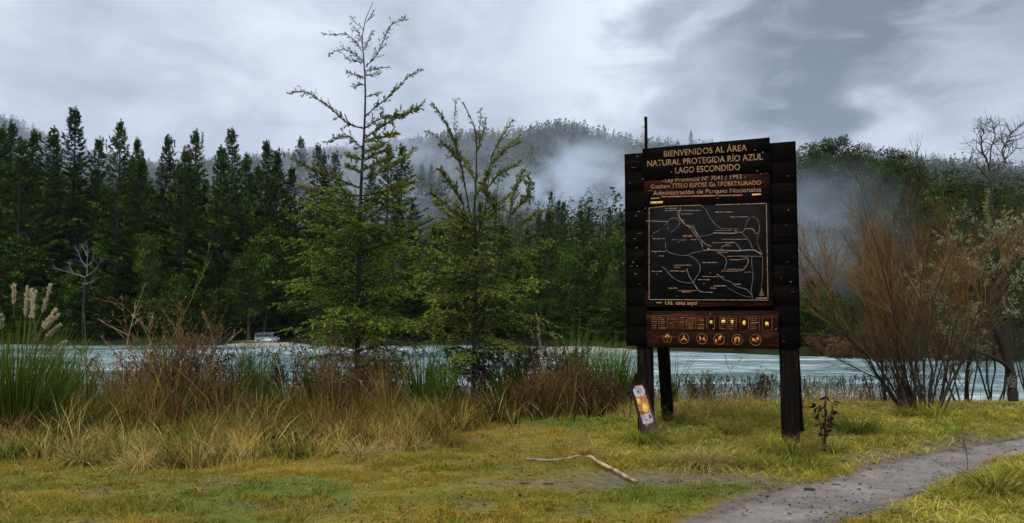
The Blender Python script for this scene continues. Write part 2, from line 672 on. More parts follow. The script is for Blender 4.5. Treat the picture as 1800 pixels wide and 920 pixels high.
def path_mat():
    m, nt, b = mat_new('wet_gravel_path')
    tc = nt.nodes.new('ShaderNodeTexCoord')

    def noise(s, d, r):
        n = nt.nodes.new('ShaderNodeTexNoise')
        n.inputs['Scale'].default_value = s
        n.inputs['Detail'].default_value = d
        n.inputs['Roughness'].default_value = r
        nt.links.new(tc.outputs['Object'], n.inputs['Vector'])
        return n
    n1, n2 = noise(1.6, 5, 0.55), noise(42, 6, 0.7)
    n3 = noise(9, 5, 0.65)
    cr = nt.nodes.new('ShaderNodeValToRGB')
    el = cr.color_ramp.elements
    el[0].position, el[0].color = 0.34, (0.090, 0.072, 0.060, 1)
    el[1].position, el[1].color = 0.66, (0.280, 0.245, 0.220, 1)
    add = nt.nodes.new('ShaderNodeMath')
    add.operation = 'MULTIPLY_ADD'
    nt.links.new(n2.outputs[0], add.inputs[0])
    add.inputs[1].default_value = 0.35
    m1 = nt.nodes.new('ShaderNodeMath')
    m1.operation = 'MULTIPLY'
    nt.links.new(n1.outputs[0], m1.inputs[0])
    m1.inputs[1].default_value = 0.4
    m2 = nt.nodes.new('ShaderNodeMath')
    m2.operation = 'MULTIPLY_ADD'
    nt.links.new(n3.outputs[0], m2.inputs[0])
    m2.inputs[1].default_value = 0.25
    nt.links.new(m1.outputs[0], m2.inputs[2])
    nt.links.new(m2.outputs[0], add.inputs[2])
    nt.links.new(add.outputs[0], cr.inputs[0])
    at = nt.nodes.new('ShaderNodeAttribute')
    at.attribute_name = 'col'
    mm = nt.nodes.new('ShaderNodeMix')
    mm.data_type = 'RGBA'
    nt.links.new(at.outputs['Fac'], mm.inputs[0])
    nt.links.new(cr.outputs[0], mm.inputs[6])
    mud = nt.nodes.new('ShaderNodeValToRGB')
    mud.color_ramp.elements[0].position = 0.35
    mud.color_ramp.elements[0].color = (0.060, 0.045, 0.034, 1)
    mud.color_ramp.elements[1].position = 0.65
    mud.color_ramp.elements[1].color = (0.160, 0.125, 0.095, 1)
    nt.links.new(n3.outputs[0], mud.inputs[0])
    nt.links.new(mud.outputs[0], mm.inputs[7])
    nt.links.new(mm.outputs[2], b.inputs['Base Color'])
    rr = nt.nodes.new('ShaderNodeMapRange')
    rr.inputs[1].default_value = 0.35
    rr.inputs[2].default_value = 0.65
    rr.inputs[3].default_value = 0.20
    rr.inputs[4].default_value = 0.55
    nt.links.new(n1.outputs[0], rr.inputs[0])
    nt.links.new(rr.outputs[0], b.inputs['Roughness'])
    b.inputs['Specular IOR Level'].default_value = 0.5
    bp = nt.nodes.new('ShaderNodeBump')
    bp.inputs['Strength'].default_value = 0.55
    bp.inputs['Distance'].default_value = 0.035
    nt.links.new(add.outputs[0], bp.inputs['Height'])
    nt.links.new(bp.outputs[0], b.inputs['Normal'])
    return m


M_GROUND = ground_mat()
gx = grid_axis(-1100, 1100, -8, 9, 0.12, 1.09)
gy = grid_axis(-25, 1500, 4, 15, 0.12, 1.045)
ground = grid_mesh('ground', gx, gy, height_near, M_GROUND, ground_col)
setp(ground, 'mossy river bank and wooded hillside ground', kind='structure')

# path: a sheet a few millimetres above the ground
def build_path():
    n, m = 260, 16
    U, L = resample(UPw, n), resample(LOw, n)
    t = np.linspace(-0.12, 1.12, m)
    X = U[:, None] * (1 - t[None, :, None]) + L[:, None] * t[None, :, None]
    jit = (fbm(X[..., 0] * 2.8, X[..., 1] * 2.8, 51) - 0.5) * 0.34
    X[:, 0, 1] += jit[:, 0] * 2
    X[:, -1, 1] += jit[:, -1] * 2
    Z = height_near(X[..., 0], X[..., 1])
    Z = Z + 0.006 + 0.012 * (fbm(X[..., 0] * 5, X[..., 1] * 5, 52) - 0.5)
    Z[:, 0] -= 0.025
    Z[:, -1] -= 0.025
    V = np.concatenate([X, Z[..., None]], -1).reshape(-1, 3)
    i = np.arange(n - 1)[:, None] * m + np.arange(m - 1)[None]
    F = np.stack([i, i + m, i + m + 1, i + 1], -1).reshape(-1, 4)
    mb = MB()
    tt = np.abs(np.broadcast_to(t, (n, m)) - 0.5) * 2
    jn = (fbm(X[..., 0] * 3, X[..., 1] * 3, 53) - 0.5) * 0.9
    wide = np.interp(X[..., 1], [5, 7, 9], [0.75, 0.50, 0.38])
    k_ = sstep(1 - wide * 1.2, 1.12, tt + jn * wide)
    mb.add(V, F, np.repeat(k_.reshape(-1, 1), 3, 1))
    o = mb.build('path', path_mat(), smooth=True)
    setp(o, 'wet grey gravel footpath curving off to the right', kind='structure')


build_path()


def water_mat():
    m, nt, b = mat_new('river_water')
    tc = nt.nodes.new('ShaderNodeTexCoord')

    def noise(sc, st, d, r, dist):
        mp = nt.nodes.new('ShaderNodeMapping')
        mp.inputs['Scale'].default_value = st
        nt.links.new(tc.outputs['Object'], mp.inputs[0])
        n = nt.nodes.new('ShaderNodeTexNoise')
        n.inputs['Scale'].default_value = sc
        n.inputs['Detail'].default_value = d
        n.inputs['Roughness'].default_value = r
        n.inputs['Distortion'].default_value = dist
        nt.links.new(mp.outputs[0], n.inputs['Vector'])
        return n
    n1 = noise(0.10, (0.35, 1, 1), 7, 0.62, 0.6)      # broad streaks
    n2 = noise(0.9, (0.45, 1, 1), 6, 0.65, 0.4)       # ripples
    n3 = noise(0.22, (0.5, 1, 1), 4, 0.5, 0.2)
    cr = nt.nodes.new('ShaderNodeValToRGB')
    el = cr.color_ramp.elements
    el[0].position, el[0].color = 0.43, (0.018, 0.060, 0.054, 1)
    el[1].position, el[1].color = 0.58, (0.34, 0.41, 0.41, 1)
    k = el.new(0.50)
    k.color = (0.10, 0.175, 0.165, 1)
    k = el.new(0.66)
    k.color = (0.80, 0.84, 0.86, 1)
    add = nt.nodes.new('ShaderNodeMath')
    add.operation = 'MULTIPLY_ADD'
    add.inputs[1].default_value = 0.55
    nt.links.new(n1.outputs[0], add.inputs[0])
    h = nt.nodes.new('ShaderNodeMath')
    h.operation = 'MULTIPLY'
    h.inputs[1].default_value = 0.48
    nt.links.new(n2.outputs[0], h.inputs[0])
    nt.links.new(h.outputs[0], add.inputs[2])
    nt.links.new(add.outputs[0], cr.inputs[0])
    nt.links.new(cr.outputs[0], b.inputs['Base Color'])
    b.inputs['Roughness'].default_value = 0.3
    b.inputs['IOR'].default_value = 1.33
    bp = nt.nodes.new('ShaderNodeBump')
    bp.inputs['Strength'].default_value = 0.9
    bp.inputs['Distance'].default_value = 0.9
    ad2 = nt.nodes.new('ShaderNodeMath')
    ad2.operation = 'ADD'
    nt.links.new(n2.outputs[0], ad2.inputs[0])
    nt.links.new(n3.outputs[0], ad2.inputs[1])
    nt.links.new(ad2.outputs[0], bp.inputs['Height'])
    nt.links.new(bp.outputs[0], b.inputs['Normal'])
    return m


river = grid_mesh('river', np.linspace(-420, 420, 60), np.linspace(12, 182, 30), lambda x, y: np.full(np.shape(x), WATER_Z), water_mat())
setp(river, 'milky teal river running fast between wooded banks', kind='structure')

# gravel bar and far beach
def bar(name, px0, px1, Y, w, z, mat, label):
    a, b_ = P(px0, 600, Y)[0], P(px1, 600, Y)[0]
    xs = np.linspace(a, b_, 60)
    ys = np.linspace(Y - w, Y + w, 14)

    def zf(X, Yy):
        u = (X - (a + b_) / 2) / ((b_ - a) / 2)
        v = (Yy - Y) / w
        e = np.clip(1 - (u ** 2) ** 1.5 - v ** 2 + (fbm(X / 3, Yy / 3, 61) - 0.5) * 0.9, -0.4, 1)
        return WATER_Z - 0.25 + (z + 0.25) * np.clip(e, -0.3, 1) + 0.15 * (fbm(X, Yy, 62) - 0.5)
    o = grid_mesh(name, xs, ys, zf, mat)
    setp(o, label, kind='structure')


M_SAND = noise_mat('pale_gravel', [(0.35, (0.16, 0.145, 0.125)), (0.65, (0.36, 0.33, 0.29))], 2.5, 8, 0.9, 0.5, (1, 1, 1), 0.2, 0, 0.1)
bar('gravel_beach', 380, 560, 149, 3.2, 0.55, M_SAND, 'pale gravel beach below the parked vehicle')
bar('gravel_bar', 900, 1150, 122, 3.5, 0.8, M_SAND, 'low gravel bar in the river behind the reeds')

# haze: even air round everything
def box_obj(name, lo, hi, mat):
    mb = MB()
    lo, hi = np.array(lo, float), np.array(hi, float)
    mb.box((lo + hi) / 2, hi - lo)
    return mb.build(name, mat)


def haze_mat():
    m = bpy.data.materials.new('haze_air')
    m.use_nodes = True
    nt = m.node_tree
    nt.nodes.clear()
    o = nt.nodes.new('ShaderNodeOutputMaterial')
    v = nt.nodes.new('ShaderNodeVolumePrincipled')
    v.inputs['Color'].default_value = (0.72, 0.83, 1.0, 1)
    v.inputs['Density'].default_value = 0.00003
    nt.links.new(v.outputs[0], o.inputs['Volume'])
    return m


haze = box_obj('haze', (-1102, -27, -12), (1102, 1502, 345), haze_mat())
setp(haze, 'thin blue grey damp air over the whole valley', kind='stuff')


def mist_mat(name, dens, lo, hi, nscale, seed, stretch=(1, 1, 1)):
    """soft-edged mist: density falls to nothing at the ellipsoid's skin"""
    m = bpy.data.materials.new(name)
    m.use_nodes = True
    nt = m.node_tree
    nt.nodes.clear()
    o = nt.nodes.new('ShaderNodeOutputMaterial')
    v = nt.nodes.new('ShaderNodeVolumePrincipled')
    v.inputs['Color'].default_value = (0.78, 0.86, 1.0, 1)
    tc = nt.nodes.new('ShaderNodeTexCoord')
    ln = nt.nodes.new('ShaderNodeVectorMath')
    ln.operation = 'LENGTH'
    nt.links.new(tc.outputs['Object'], ln.inputs[0])
    mr = nt.nodes.new('ShaderNodeMapRange')
    mr.interpolation_type = 'SMOOTHSTEP'
    mr.inputs[1].default_value = 0.99
    mr.inputs[2].default_value = 0.25
    mr.inputs[3].default_value = 0
    mr.inputs[4].default_value = 1
    nt.links.new(ln.outputs['Value'], mr.inputs[0])
    mp = nt.nodes.new('ShaderNodeMapping')
    mp.inputs['Location'].default_value = (seed * 3.7, seed * 1.3, seed)
    mp.inputs['Scale'].default_value = stretch
    nt.links.new(tc.outputs['Object'], mp.inputs[0])
    n = nt.nodes.new('ShaderNodeTexNoise')
    n.inputs['Scale'].default_value = nscale
    n.inputs['Detail'].default_value = 3.0
    n.inputs['Roughness'].default_value = 0.55
    n.inputs['Distortion'].default_value = 0.4
    nt.links.new(mp.outputs[0], n.inputs['Vector'])
    m2 = nt.nodes.new('ShaderNodeMapRange')
    m2.interpolation_type = 'SMOOTHSTEP'
    m2.inputs[1].default_value = lo
    m2.inputs[2].default_value = hi
    m2.inputs[3].default_value = 0
    m2.inputs[4].default_value = dens
    nt.links.new(n.outputs[0], m2.inputs[0])
    mu = nt.nodes.new('ShaderNodeMath')
    mu.operation = 'MULTIPLY'
    nt.links.new(mr.outputs[0], mu.inputs[0])
    nt.links.new(m2.outputs[0], mu.inputs[1])
    nt.links.new(mu.outputs[0], v.inputs['Density'])
    nt.links.new(v.outputs[0], o.inputs['Volume'])
    return m


def mist(px, py, Y, rx, ry, rz, dens, lo, hi, ns, seed, label, stretch=(1, 1, 1)):
    bm_v, bm_f = [], []
    nu, nv = 24, 12
    for i in range(nv + 1):
        th = math.pi * i / nv
        for j in range(nu):
            ph = 2 * math.pi * j / nu
            bm_v.append((math.sin(th) * math.cos(ph), math.sin(th) * math.sin(ph), math.cos(th)))
    for i in range(nv):
        for j in range(nu):
            bm_f.append((i * nu + j, (i + 1) * nu + j, (i + 1) * nu + (j + 1) % nu, i * nu + (j + 1) % nu))
    mb = MB()
    mb.add(bm_v, bm_f)
    o = mb.build('mist', mist_mat('mist_vapour', dens, lo, hi, ns, seed, stretch))
    o.location = Vector([float(a) for a in P(px, py, Y)])
    o.scale = (rx, ry, rz)
    setp(o, label, kind='stuff')
    return o


mist(800, 372, 420, 175, 120, 42, 0.017, 0.50, 0.66, 3.2, 1, 'bank of white mist rising off the wooded slope in the middle', (1, 1, 0.8))
mist(1030, 345, 330, 46, 80, 28, 0.045, 0.44, 0.64, 2.4, 2, 'wisp of white mist beside the left edge of the sign', (1, 1, 0.8))
mist(640, 330, 250, 42, 40, 26, 0.016, 0.38, 0.68, 1.8, 3, 'thin mist behind the tall sapling')
mist(1450, 410, 124, 17, 17, 14, 0.030, 0.38, 0.66, 1.8, 4, 'bluish mist hanging in the trees right of the sign')
mist(900, 330, 720, 900, 330, 200, 0.0006, 0.05, 0.35, 1.6, 9, 'faint grey air thickening over the far hills')
mist(660, 268, 640, 62, 100, 22, 0.012, 0.40, 0.66, 2.0, 6, 'pale mist covering the left end of the middle ridge')
mist(120, 245, 640, 130, 130, 40, 0.006, 0.4, 0.7, 1.6, 5, 'pale mist on the far left mountain shoulder')

# ------------------------------------------------------------------ trees of the far bank
def rnd(rs, a, b, n=None):
    return rs.uniform(a, b, n)


def pine_parts(seed, H=34.0, Rr=5.0, dark=(0.012, 0.026, 0.006), light=(0.095, 0.150, 0.020), spacing=1.15, bare=0.08, cl=0.42):
    rs = np.random.RandomState(seed)
    tr = MB()
    k = 12
    zz = np.linspace(0, H * 0.985, k)
    wob = np.cumsum(rs.normal(0, 0.06, (k, 2)), 0)
    tp = np.c_[wob, zz]
    tr.tubes(tp, np.interp(zz, [0, H], [0.42, 0.04]), 6, (0.035, 0.028, 0.022))
    zs, azs = [], []
    z = H * bare
    while z < H * 0.97:
        n = rs.randint(4, 7)
        zs += list(z + rs.normal(0, 0.18, n))
        azs += list(rs.uniform(0, 2 * np.pi) + np.arange(n) * 2 * np.pi / n + rs.normal(0, 0.35, n))
        z += spacing * rs.uniform(0.7, 1.3) * (1 - 0.6 * (z / H) ** 2)
    zs, azs = np.array(zs), np.array(azs)
    keep = rs.rand(len(zs)) > np.where(zs > 0.72 * H, 0.0, 0.16)
    zs, azs = zs[keep], azs[keep]
    f = np.clip(zs / H, 0, 1)
    side = 1 + 0.22 * np.sin(azs + seed) 
    L = (Rr * (1 - f) ** 0.88 * rs.uniform(0.6, 1.12, len(f)) + 0.45) * side
    L *= np.clip(f / 0.10, 0.7, 1)
    el = np.interp(f, [0, 0.4, 0.8, 0.93, 1], [-0.12, 0.12, 0.5, 1.0, 1.35]) + rs.normal(0, 0.1, len(f))
    out = np.c_[np.cos(azs), np.sin(azs), np.zeros(len(f))]
    org = np.c_[np.interp(zs, zz, wob[:, 0]), np.interp(zs, zz, wob[:, 1]), zs]
    t = np.linspace(0, 1, 5)
    pts = org[:, None] + out[:, None] * (L * np.cos(el))[:, None, None] * t[None, :, None]
    pts[:, :, 2] += (L * np.sin(el))[:, None] * t[None] + (L * 0.16)[:, None] * (t[None] ** 2 * 1.3 - 0.9 * t[None] * (1 - f[:, None]))
    tr.tubes(pts, (0.012 + 0.012 * L)[:, None] * np.array([1, .8, .6, .4, .2]), 3, (0.035, 0.028, 0.022), cap=False)
    cr = MB()
    # needle tufts along the branches
    cen, d, col, ln = [], [], [], []
    for i in range(len(L)):
        m = max(3, int(L[i] / cl * 2.9))
        tone = rs.choice([0.25, 0.6, 1.0, 1.5], p=[.3, .3, .25, .15])
        tt = rs.uniform(0.12, 1.0, m) ** 0.8
        c = np.stack([np.interp(tt, t, pts[i, :, a]) for a in range(3)], 1)
        lat = np.array([-out[i, 1], out[i, 0], 0])
        sp = rs.normal(0, 1, m) * 0.16 * L[i] * (1.15 - tt)
        c = c + lat * sp[:, None] + rs.normal(0, 0.08, (m, 3)) * [1, 1, 0.7]
        for q in range(4):
            dd = out[i] * rs.uniform(0.3, 1.0, m)[:, None] + lat * (rs.normal(0, 0.7, m) + np.sign(sp) * 0.5)[:, None]
            dd[:, 2] += rs.uniform(-0.25, 0.55, m) + 0.9 * max(0, f[i] - 0.75) * 3
            cen.append(c)
            d.append(dd)
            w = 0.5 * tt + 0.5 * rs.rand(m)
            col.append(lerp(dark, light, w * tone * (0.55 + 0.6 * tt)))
            ln.append(rs.uniform(0.45, 0.95, m) * (0.65 + 0.35 * (1 - f[i])))
    cen, d, col, ln = np.concatenate(cen), np.concatenate(d), np.concatenate(col), np.concatenate(ln)
    nrm = np.tile([0, 0, 1.0], (len(cen), 1)) + rs.normal(0, 0.6, (len(cen), 3))
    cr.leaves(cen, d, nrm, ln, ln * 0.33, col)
    # upright leading shoots
    nt_ = 7
    c = np.c_[rs.normal(0, 0.45, nt_), rs.normal(0, 0.45, nt_), H * rs.uniform(0.90, 0.97, nt_)]
    c[0] = (wob[-1, 0], wob[-1, 1], H * 0.96)
    for q in range(nt_):
        hh = rs.uniform(0.9, 1.9) if q else 0.045 * H
        m = 34
        tt = rs.rand(m)
        cc = c[q] + np.c_[np.zeros((m, 2)), tt * hh]
        dd = np.c_[rs.normal(0, 0.45, (m, 2)), rs.uniform(0.5, 1, m)]
        cr.leaves(cc, dd, rs.normal(0, 1, (m, 3)), 0.45, 0.14, lerp(dark, light, rs.rand(m) * 0.7))
    return tr, cr


def make_tree(name, loc, tr, cr, matc, label, cat, group):
    e = empty(name, loc, label, cat, group)
    tr.build('trunk', M_TWIG, e)
    cr.build('crown', matc, e)
    return e


def round_parts(seed, H=16.0, Rr=5.0, dark=(0.012, 0.024, 0.005), light=(0.095, 0.145, 0.019), nc=70, per=70, ls=0.42, low=0.18, flat=1.0):
    rs = np.random.RandomState(seed)
    tr, cr = MB(), MB()
    tp = np.c_[np.cumsum(rs.normal(0, 0.1, (8, 2)), 0), np.linspace(0, H * 0.8, 8)]
    tr.tubes(tp, np.interp(np.arange(8), [0, 7], [0.024 * H, 0.006 * H]), 6, (0.045, 0.038, 0.03))
    # clumps inside an uneven egg
    u = rs.normal(0, 1, (nc, 3))
    u = unit(u) * (rs.uniform(0.35, 1, nc) ** 0.6)[:, None]
    cz = H * (low + (1 - low) / 2)
    cc = u * np.array([Rr, Rr, H * (1 - low) / 2])
    shp = 1 - 0.35 * np.clip(u[:, 2], 0, 1)
    cc[:, :2] *= shp[:, None]
    cc *= (0.82 + 0.36 * vnoise(u[:, 0] * 2 + 9, u[:, 2] * 2 + u[:, 1] * 2, seed))[:, None]
    cc[:, 2] += cz
    tz = np.clip(cc[:, 2] - np.hypot(cc[:, 0], cc[:, 1]) * 0.7, H * 0.12, H * 0.78)
    a = np.c_[np.interp(tz, tp[:, 2], tp[:, 0]), np.interp(tz, tp[:, 2], tp[:, 1]), tz]
    t = np.linspace(0, 1, 5)
    pts = a[:, None] * (1 - t[None, :, None]) + cc[:, None] * t[None, :, None]
    pts += rs.normal(0, 0.12, pts.shape) * (t * (1.2 - t))[None, :, None] * 2
    tr.tubes(pts, 0.007 * H * np.array([1, .75, .55, .35, .15]), 4, (0.045, 0.038, 0.03), cap=False)
    cen = np.repeat(cc, per, 0)
    s = rs.normal(0, 1, (nc * per, 3)) * np.array([1, 1, 0.42 * flat]) * 0.125 * Rr
    cen = cen + s
    d = unit(s) + rs.normal(0, 0.7, s.shape) + np.array([0, 0, 0.15])
    nrm = np.array([0, 0, 1.0]) + rs.normal(0, 0.6, s.shape)
    w = (0.25 + 0.75 * rs.rand(nc * per)) * np.repeat(rs.rand(nc) ** 1.6 * 1.3, per)
    ln = rs.uniform(0.6, 1.3, len(w)) * ls
    cr.leaves(cen, d, nrm, ln, ln * 0.5, lerp(dark, light, w))
    return tr, cr


def top_scale(px, py, Y, H):
    t = P(px, py, Y)
    g = float(height(t[0], Y))
    return (t[0], Y, g - 0.3), (t[2] - g + 0.3) / H


PH = 34.0
pine_protos = []
PINE_GROUP = 'dark pines along the far bank'
# (px, py of top, distance)
FRONT = [
    (4, 224, 166, 'dark pine cut by the left edge of the picture across the river'),
    (17, 212, 172, 'tall pine just inside the left edge, in front of the far mountain'),
    (38, 246, 160, 'shorter pine between two taller ones near the left edge across the river'),
    (59, 231, 170, 'slim pine with a needle-sharp top under the left mountain shoulder'),
    (95, 224, 164, 'pine with a blunt double top just left of the tallest pine'),
    (134, 190, 168, 'tallest dark pine of the far bank with a many-fingered top'),
    (177, 241, 172, 'lower pine half hidden right of the tallest pine'),
    (213, 214, 165, 'second tallest pine, broad and dark, right of the tallest one'),
    (239, 244, 176, 'thin pine spire close behind the second tallest pine'),
    (252, 276, 163, 'short pine in the first notch of the forest skyline'),
    (294, 240, 170, 'pine with one long leading shoot midway along the left forest'),
    (325, 262, 162, 'lower pine leaning close to the left of a tall twin-sided pine'),
    (349, 229, 168, 'tall pine with dense ragged top midway between notch and clustered tops'),
    (388, 258, 163, 'pine forming the left shoulder of the clustered tops'),
    (408, 226, 170, 'tall pine with a cluster of upright finger shoots at its top'),
    (432, 270, 164, 'small pine in the dip right of the clustered tops'),
    (470, 249, 170, 'pine left of the tall sapling with two pointed tops'),
    (490, 264, 176, 'last clear dark pine before the mist left of the tall sapling'),
]
for i, (px, py, Y, lab) in enumerate(FRONT):
    loc, s = top_scale(px, py, Y, PH)
    if i < 6:
        tr, cr = pine_parts(100 + i, PH, [8.6, 7.4, 9.2, 7.8, 8.4, 8.0][i])
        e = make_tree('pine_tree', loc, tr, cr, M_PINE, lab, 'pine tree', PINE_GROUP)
        pine_protos.append(e)
        e.scale = (s * 0.95, s * 0.95, s)
    else:
        e = copy_thing(pine_protos[(i * 5 + 1) % 6], loc, i * 1.3, (s * (0.85 + 0.03 * (i % 7)),) * 2 + (s,))
        setp(e, lab)

rs = np.random.RandomState(5)


def scatter_trees(protos, HH, spec, labels, name_group, ws=(0.85, 1.2)):
    """spec rows: px, py_top, Y"""
    for k_, (px, py, Y) in enumerate(spec):
        loc, s = top_scale(px, py, Y, HH)
        s = max(s, 0.18)
        w = s * rs.uniform(*ws)
        e = copy_thing(protos[rs.randint(len(protos))], loc, rs.uniform(0, 6.28), (w, w, s))
        setp(e, labels if isinstance(labels, str) else labels[k_], group=name_group)


# second row behind the front one, fills the gaps
spec = []
for px in np.arange(-60, 520, 17):
    spec.append((px + rs.uniform(-7, 7), rs.uniform(285, 335), rs.uniform(176, 200)))
scatter_trees(pine_protos, PH, spec, 'dark pine packed behind the front row of the left forest', 'pines behind the front row')
# misty group right of the sapling's trunk
MISTY = [(528, 243, 265, 'faint grey pine rising out of the mist left of the tall sapling'),
         (558, 252, 225, 'misty pine left of the sapling trunk, first of a tight group'),
         (570, 270, 222, 'short misty pine in the tight group left of the sapling trunk'),
         (592, 268, 226, 'misty pine nearest the sapling trunk on its left'),
         (681, 253, 215, 'dark pine top standing clear just right of the sapling trunk'),
         (705, 256, 222, 'dark pine behind the right-hand boughs of the tall sapling'),
         (655, 296, 214, 'low pine close behind the sapling trunk on the right'),
         (743, 287, 290, 'pale misty pine between the two saplings, leftmost of three'),
         (757, 290, 292, 'pale misty pine between the two saplings, middle of three'),
         (776, 291, 296, 'pale misty pine between the two saplings, rightmost of three'),
         (967, 335, 240, 'grey conifer fading in mist right of the second sapling'),
         (982, 352, 236, 'lower grey conifer touching its misty neighbour right of the second sapling')]
for (px, py, Y, lab) in MISTY:
    loc, s = top_scale(px, py, Y, PH)
    e = copy_thing(pine_protos[rs.randint(6)], loc, rs.uniform(0, 6), (s * 0.95, s * 0.95, s))
    setp(e, lab, group='pines standing in the mist')
spec = [(px + rs.uniform(-8, 8), rs.uniform(345, 405), rs.uniform(190, 235)) for px in np.arange(515, 1420, 24)]
scatter_trees(pine_protos, PH, spec, 'dim green pine in the forest below the mist', 'pines below the mist')

# rounder trees low on the far shore
round_protos = []
RH = 16.0
for i in range(4):
    tr, cr = round_parts(300 + i, RH, 5.0 + 0.4 * i, nc=95, per=62, ls=0.5)
    px, py, Y = [(42, 415, 158), (140, 470, 156), (268, 405, 157), (330, 500, 155)][i]
    loc, s = top_scale(px, py, Y, RH)
    lab = ['bright green bushy tree under the pines above the pampas plumes',
           'low bushy evergreen behind the dead grey branches on the far shore',
           'narrow pale green tree standing in front of the dark pines',
           'dark shrubby tree at the water edge right of the narrow pale tree'][i]
    e = make_tree('broadleaf_tree', loc, tr, cr, M_PINE, lab, 'tree', 'bushy trees on the far shore')
    e.scale = (s * 0.9, s * 0.9, s)
    if i == 2:
        e.scale = (s * 0.42, s * 0.42, s)
    round_protos.append(e)


def bank_y(px, back):
    Y = 150.0
    for _ in range(12):
        Y = 0.5 * Y + 0.5 * (float(shore((px - 900) / F0 * Y)) + back)
    return Y


spec = []
for px in np.arange(-30, 1440, 14):
    q = px + rs.uniform(-10, 10)
    spec.append((q, rs.uniform(480, 548) + (12 if q > 950 else 0), bank_y(q, rs.uniform(3.5, 11))))
LOWP = [sp_ for i_, sp_ in enumerate(spec) if i_ % 5 not in (0, 3)]
spec = [sp_ for i_, sp_ in enumerate(spec) if i_ % 5 in (0, 3)]
scatter_trees(pine_protos, PH, [(a_, b_ - 25, c_) for a_, b_, c_ in LOWP], 'low spreading conifer on the far bank', 'low conifers at the foot of the far forest', (1.5, 2.1))
scatter_trees(round_protos, RH, spec, 'low dark bushy tree at the foot of the far forest', 'low trees at the foot of the far forest', (0.8, 1.35))
# bigger spreading tree just left of sapling
BIG = [(470, 395, 153, 0.9, 'wide dark cypress with layered boughs above the parked vehicle'),
       (440, 430, 151.5, 0.8, 'layered dark evergreen left of the wide cypress across the river'),
       (905, 430, 156, 1.0, 'dark bushy tree behind the right side of the second sapling'),
       (960, 405, 158, 0.9, 'tall dark evergreen at the water right of the second sapling'),
       (1010, 430, 155, 0.8, 'rounded dark tree on the far shore midway to the sign'),
       (1045, 415, 162, 0.9, 'olive tree behind the gravel bar left of the sign'),
       (1085, 400, 170, 0.9, 'tall tree cut off by the left edge of the sign'),
       (1075, 470, 150, 0.7, 'small tree beside the patch of red earth left of the sign'),
       (860, 470, 153, 0.8, 'dark shrub behind the second sapling trunk across the river'),
       (760, 440, 156, 0.9, 'dark tree filling the gap between the two saplings'),
       (700, 420, 160, 0.9, 'dark tree behind the right boughs of the tall sapling'),
       (560, 420, 160, 0.9, 'dark tree behind the left boughs of the tall sapling')]
for (px, py, Y, w, lab) in BIG:
    Y = bank_y(px, 8 + (Y - 150) * 0.6) if px > 850 else Y
    loc, s = top_scale(px, py, Y, RH)
    e = copy_thing(round_protos[rs.randint(4)], loc, rs.uniform(0, 6), (s * w * 0.75, s * w * 0.75, s))
    setp(e, lab, group='bigger trees on the far shore')

# right hand knolls: rounded evergreen trees
KH = 15.0
knoll_protos = []
for i in range(4):
    tr, cr = round_parts(400 + i, KH, 4.8 + 0.5 * i, dark=(0.014, 0.028, 0.006), light=(0.095, 0.132, 0.018), nc=100, per=62, ls=0.45, low=0.12)
    px, py, Y = [(1465, 233, 196), (1428, 250, 188), (1510, 256, 190), (1580, 262, 196)][i]
    loc, s = top_scale(px, py, Y, KH)
    e = make_tree('broadleaf_tree', loc, tr, cr, M_PINE,
                  ['broad dome-topped tree crowning the hill just right of the sign',
                   'dark green tree between the dome-topped tree and the sign edge',
                   'tree on the hill shoulder right of the dome-topped tree',
                   'olive green tree behind the tips of the orange willow'][i], 'tree', 'trees on the right hand hill')
    s2 = min(s, 1.4)
    g = P(px, py, Y)[2] - s2 * KH
    e.location.z = g
    e.scale = (s2, s2, s2)
    knoll_protos.append(e)
n = 0
cand = []
for _ in range(900):
    x, y = rs.uniform(38, 215), rs.uniform(101, 225)
    if y < shore(x) + 4:
        continue
    px = 900 + x / y * F0
    if px < 1330 or px > 1850:
        continue
    if all((x - a) ** 2 + (y - b) ** 2 > 30 for a, b in cand):
        cand.append((x, y))
for (x, y) in cand[:130]:
    s = rs.uniform(0.55, 0.95)
    if y < 125:
        s *= 0.6
    if rs.rand() < 0.16:
        e = copy_thing(pine_protos[rs.randint(6)], (x, y, float(height(x, y)) - 0.4), rs.uniform(0, 6), (s * 0.55,) * 3)
        setp(e, 'green pine among the bushy trees of the right hand hill', group='pines on the right hand hill')
    else:
        w = s * rs.uniform(0.85, 1.3)
        e = copy_thing(knoll_protos[rs.randint(4)], (x, y, float(height(x, y)) - 0.4), rs.uniform(0, 6), (w, w, s))
        setp(e, 'rounded green tree on the misty right hand hill', group='trees covering the right hand hill')

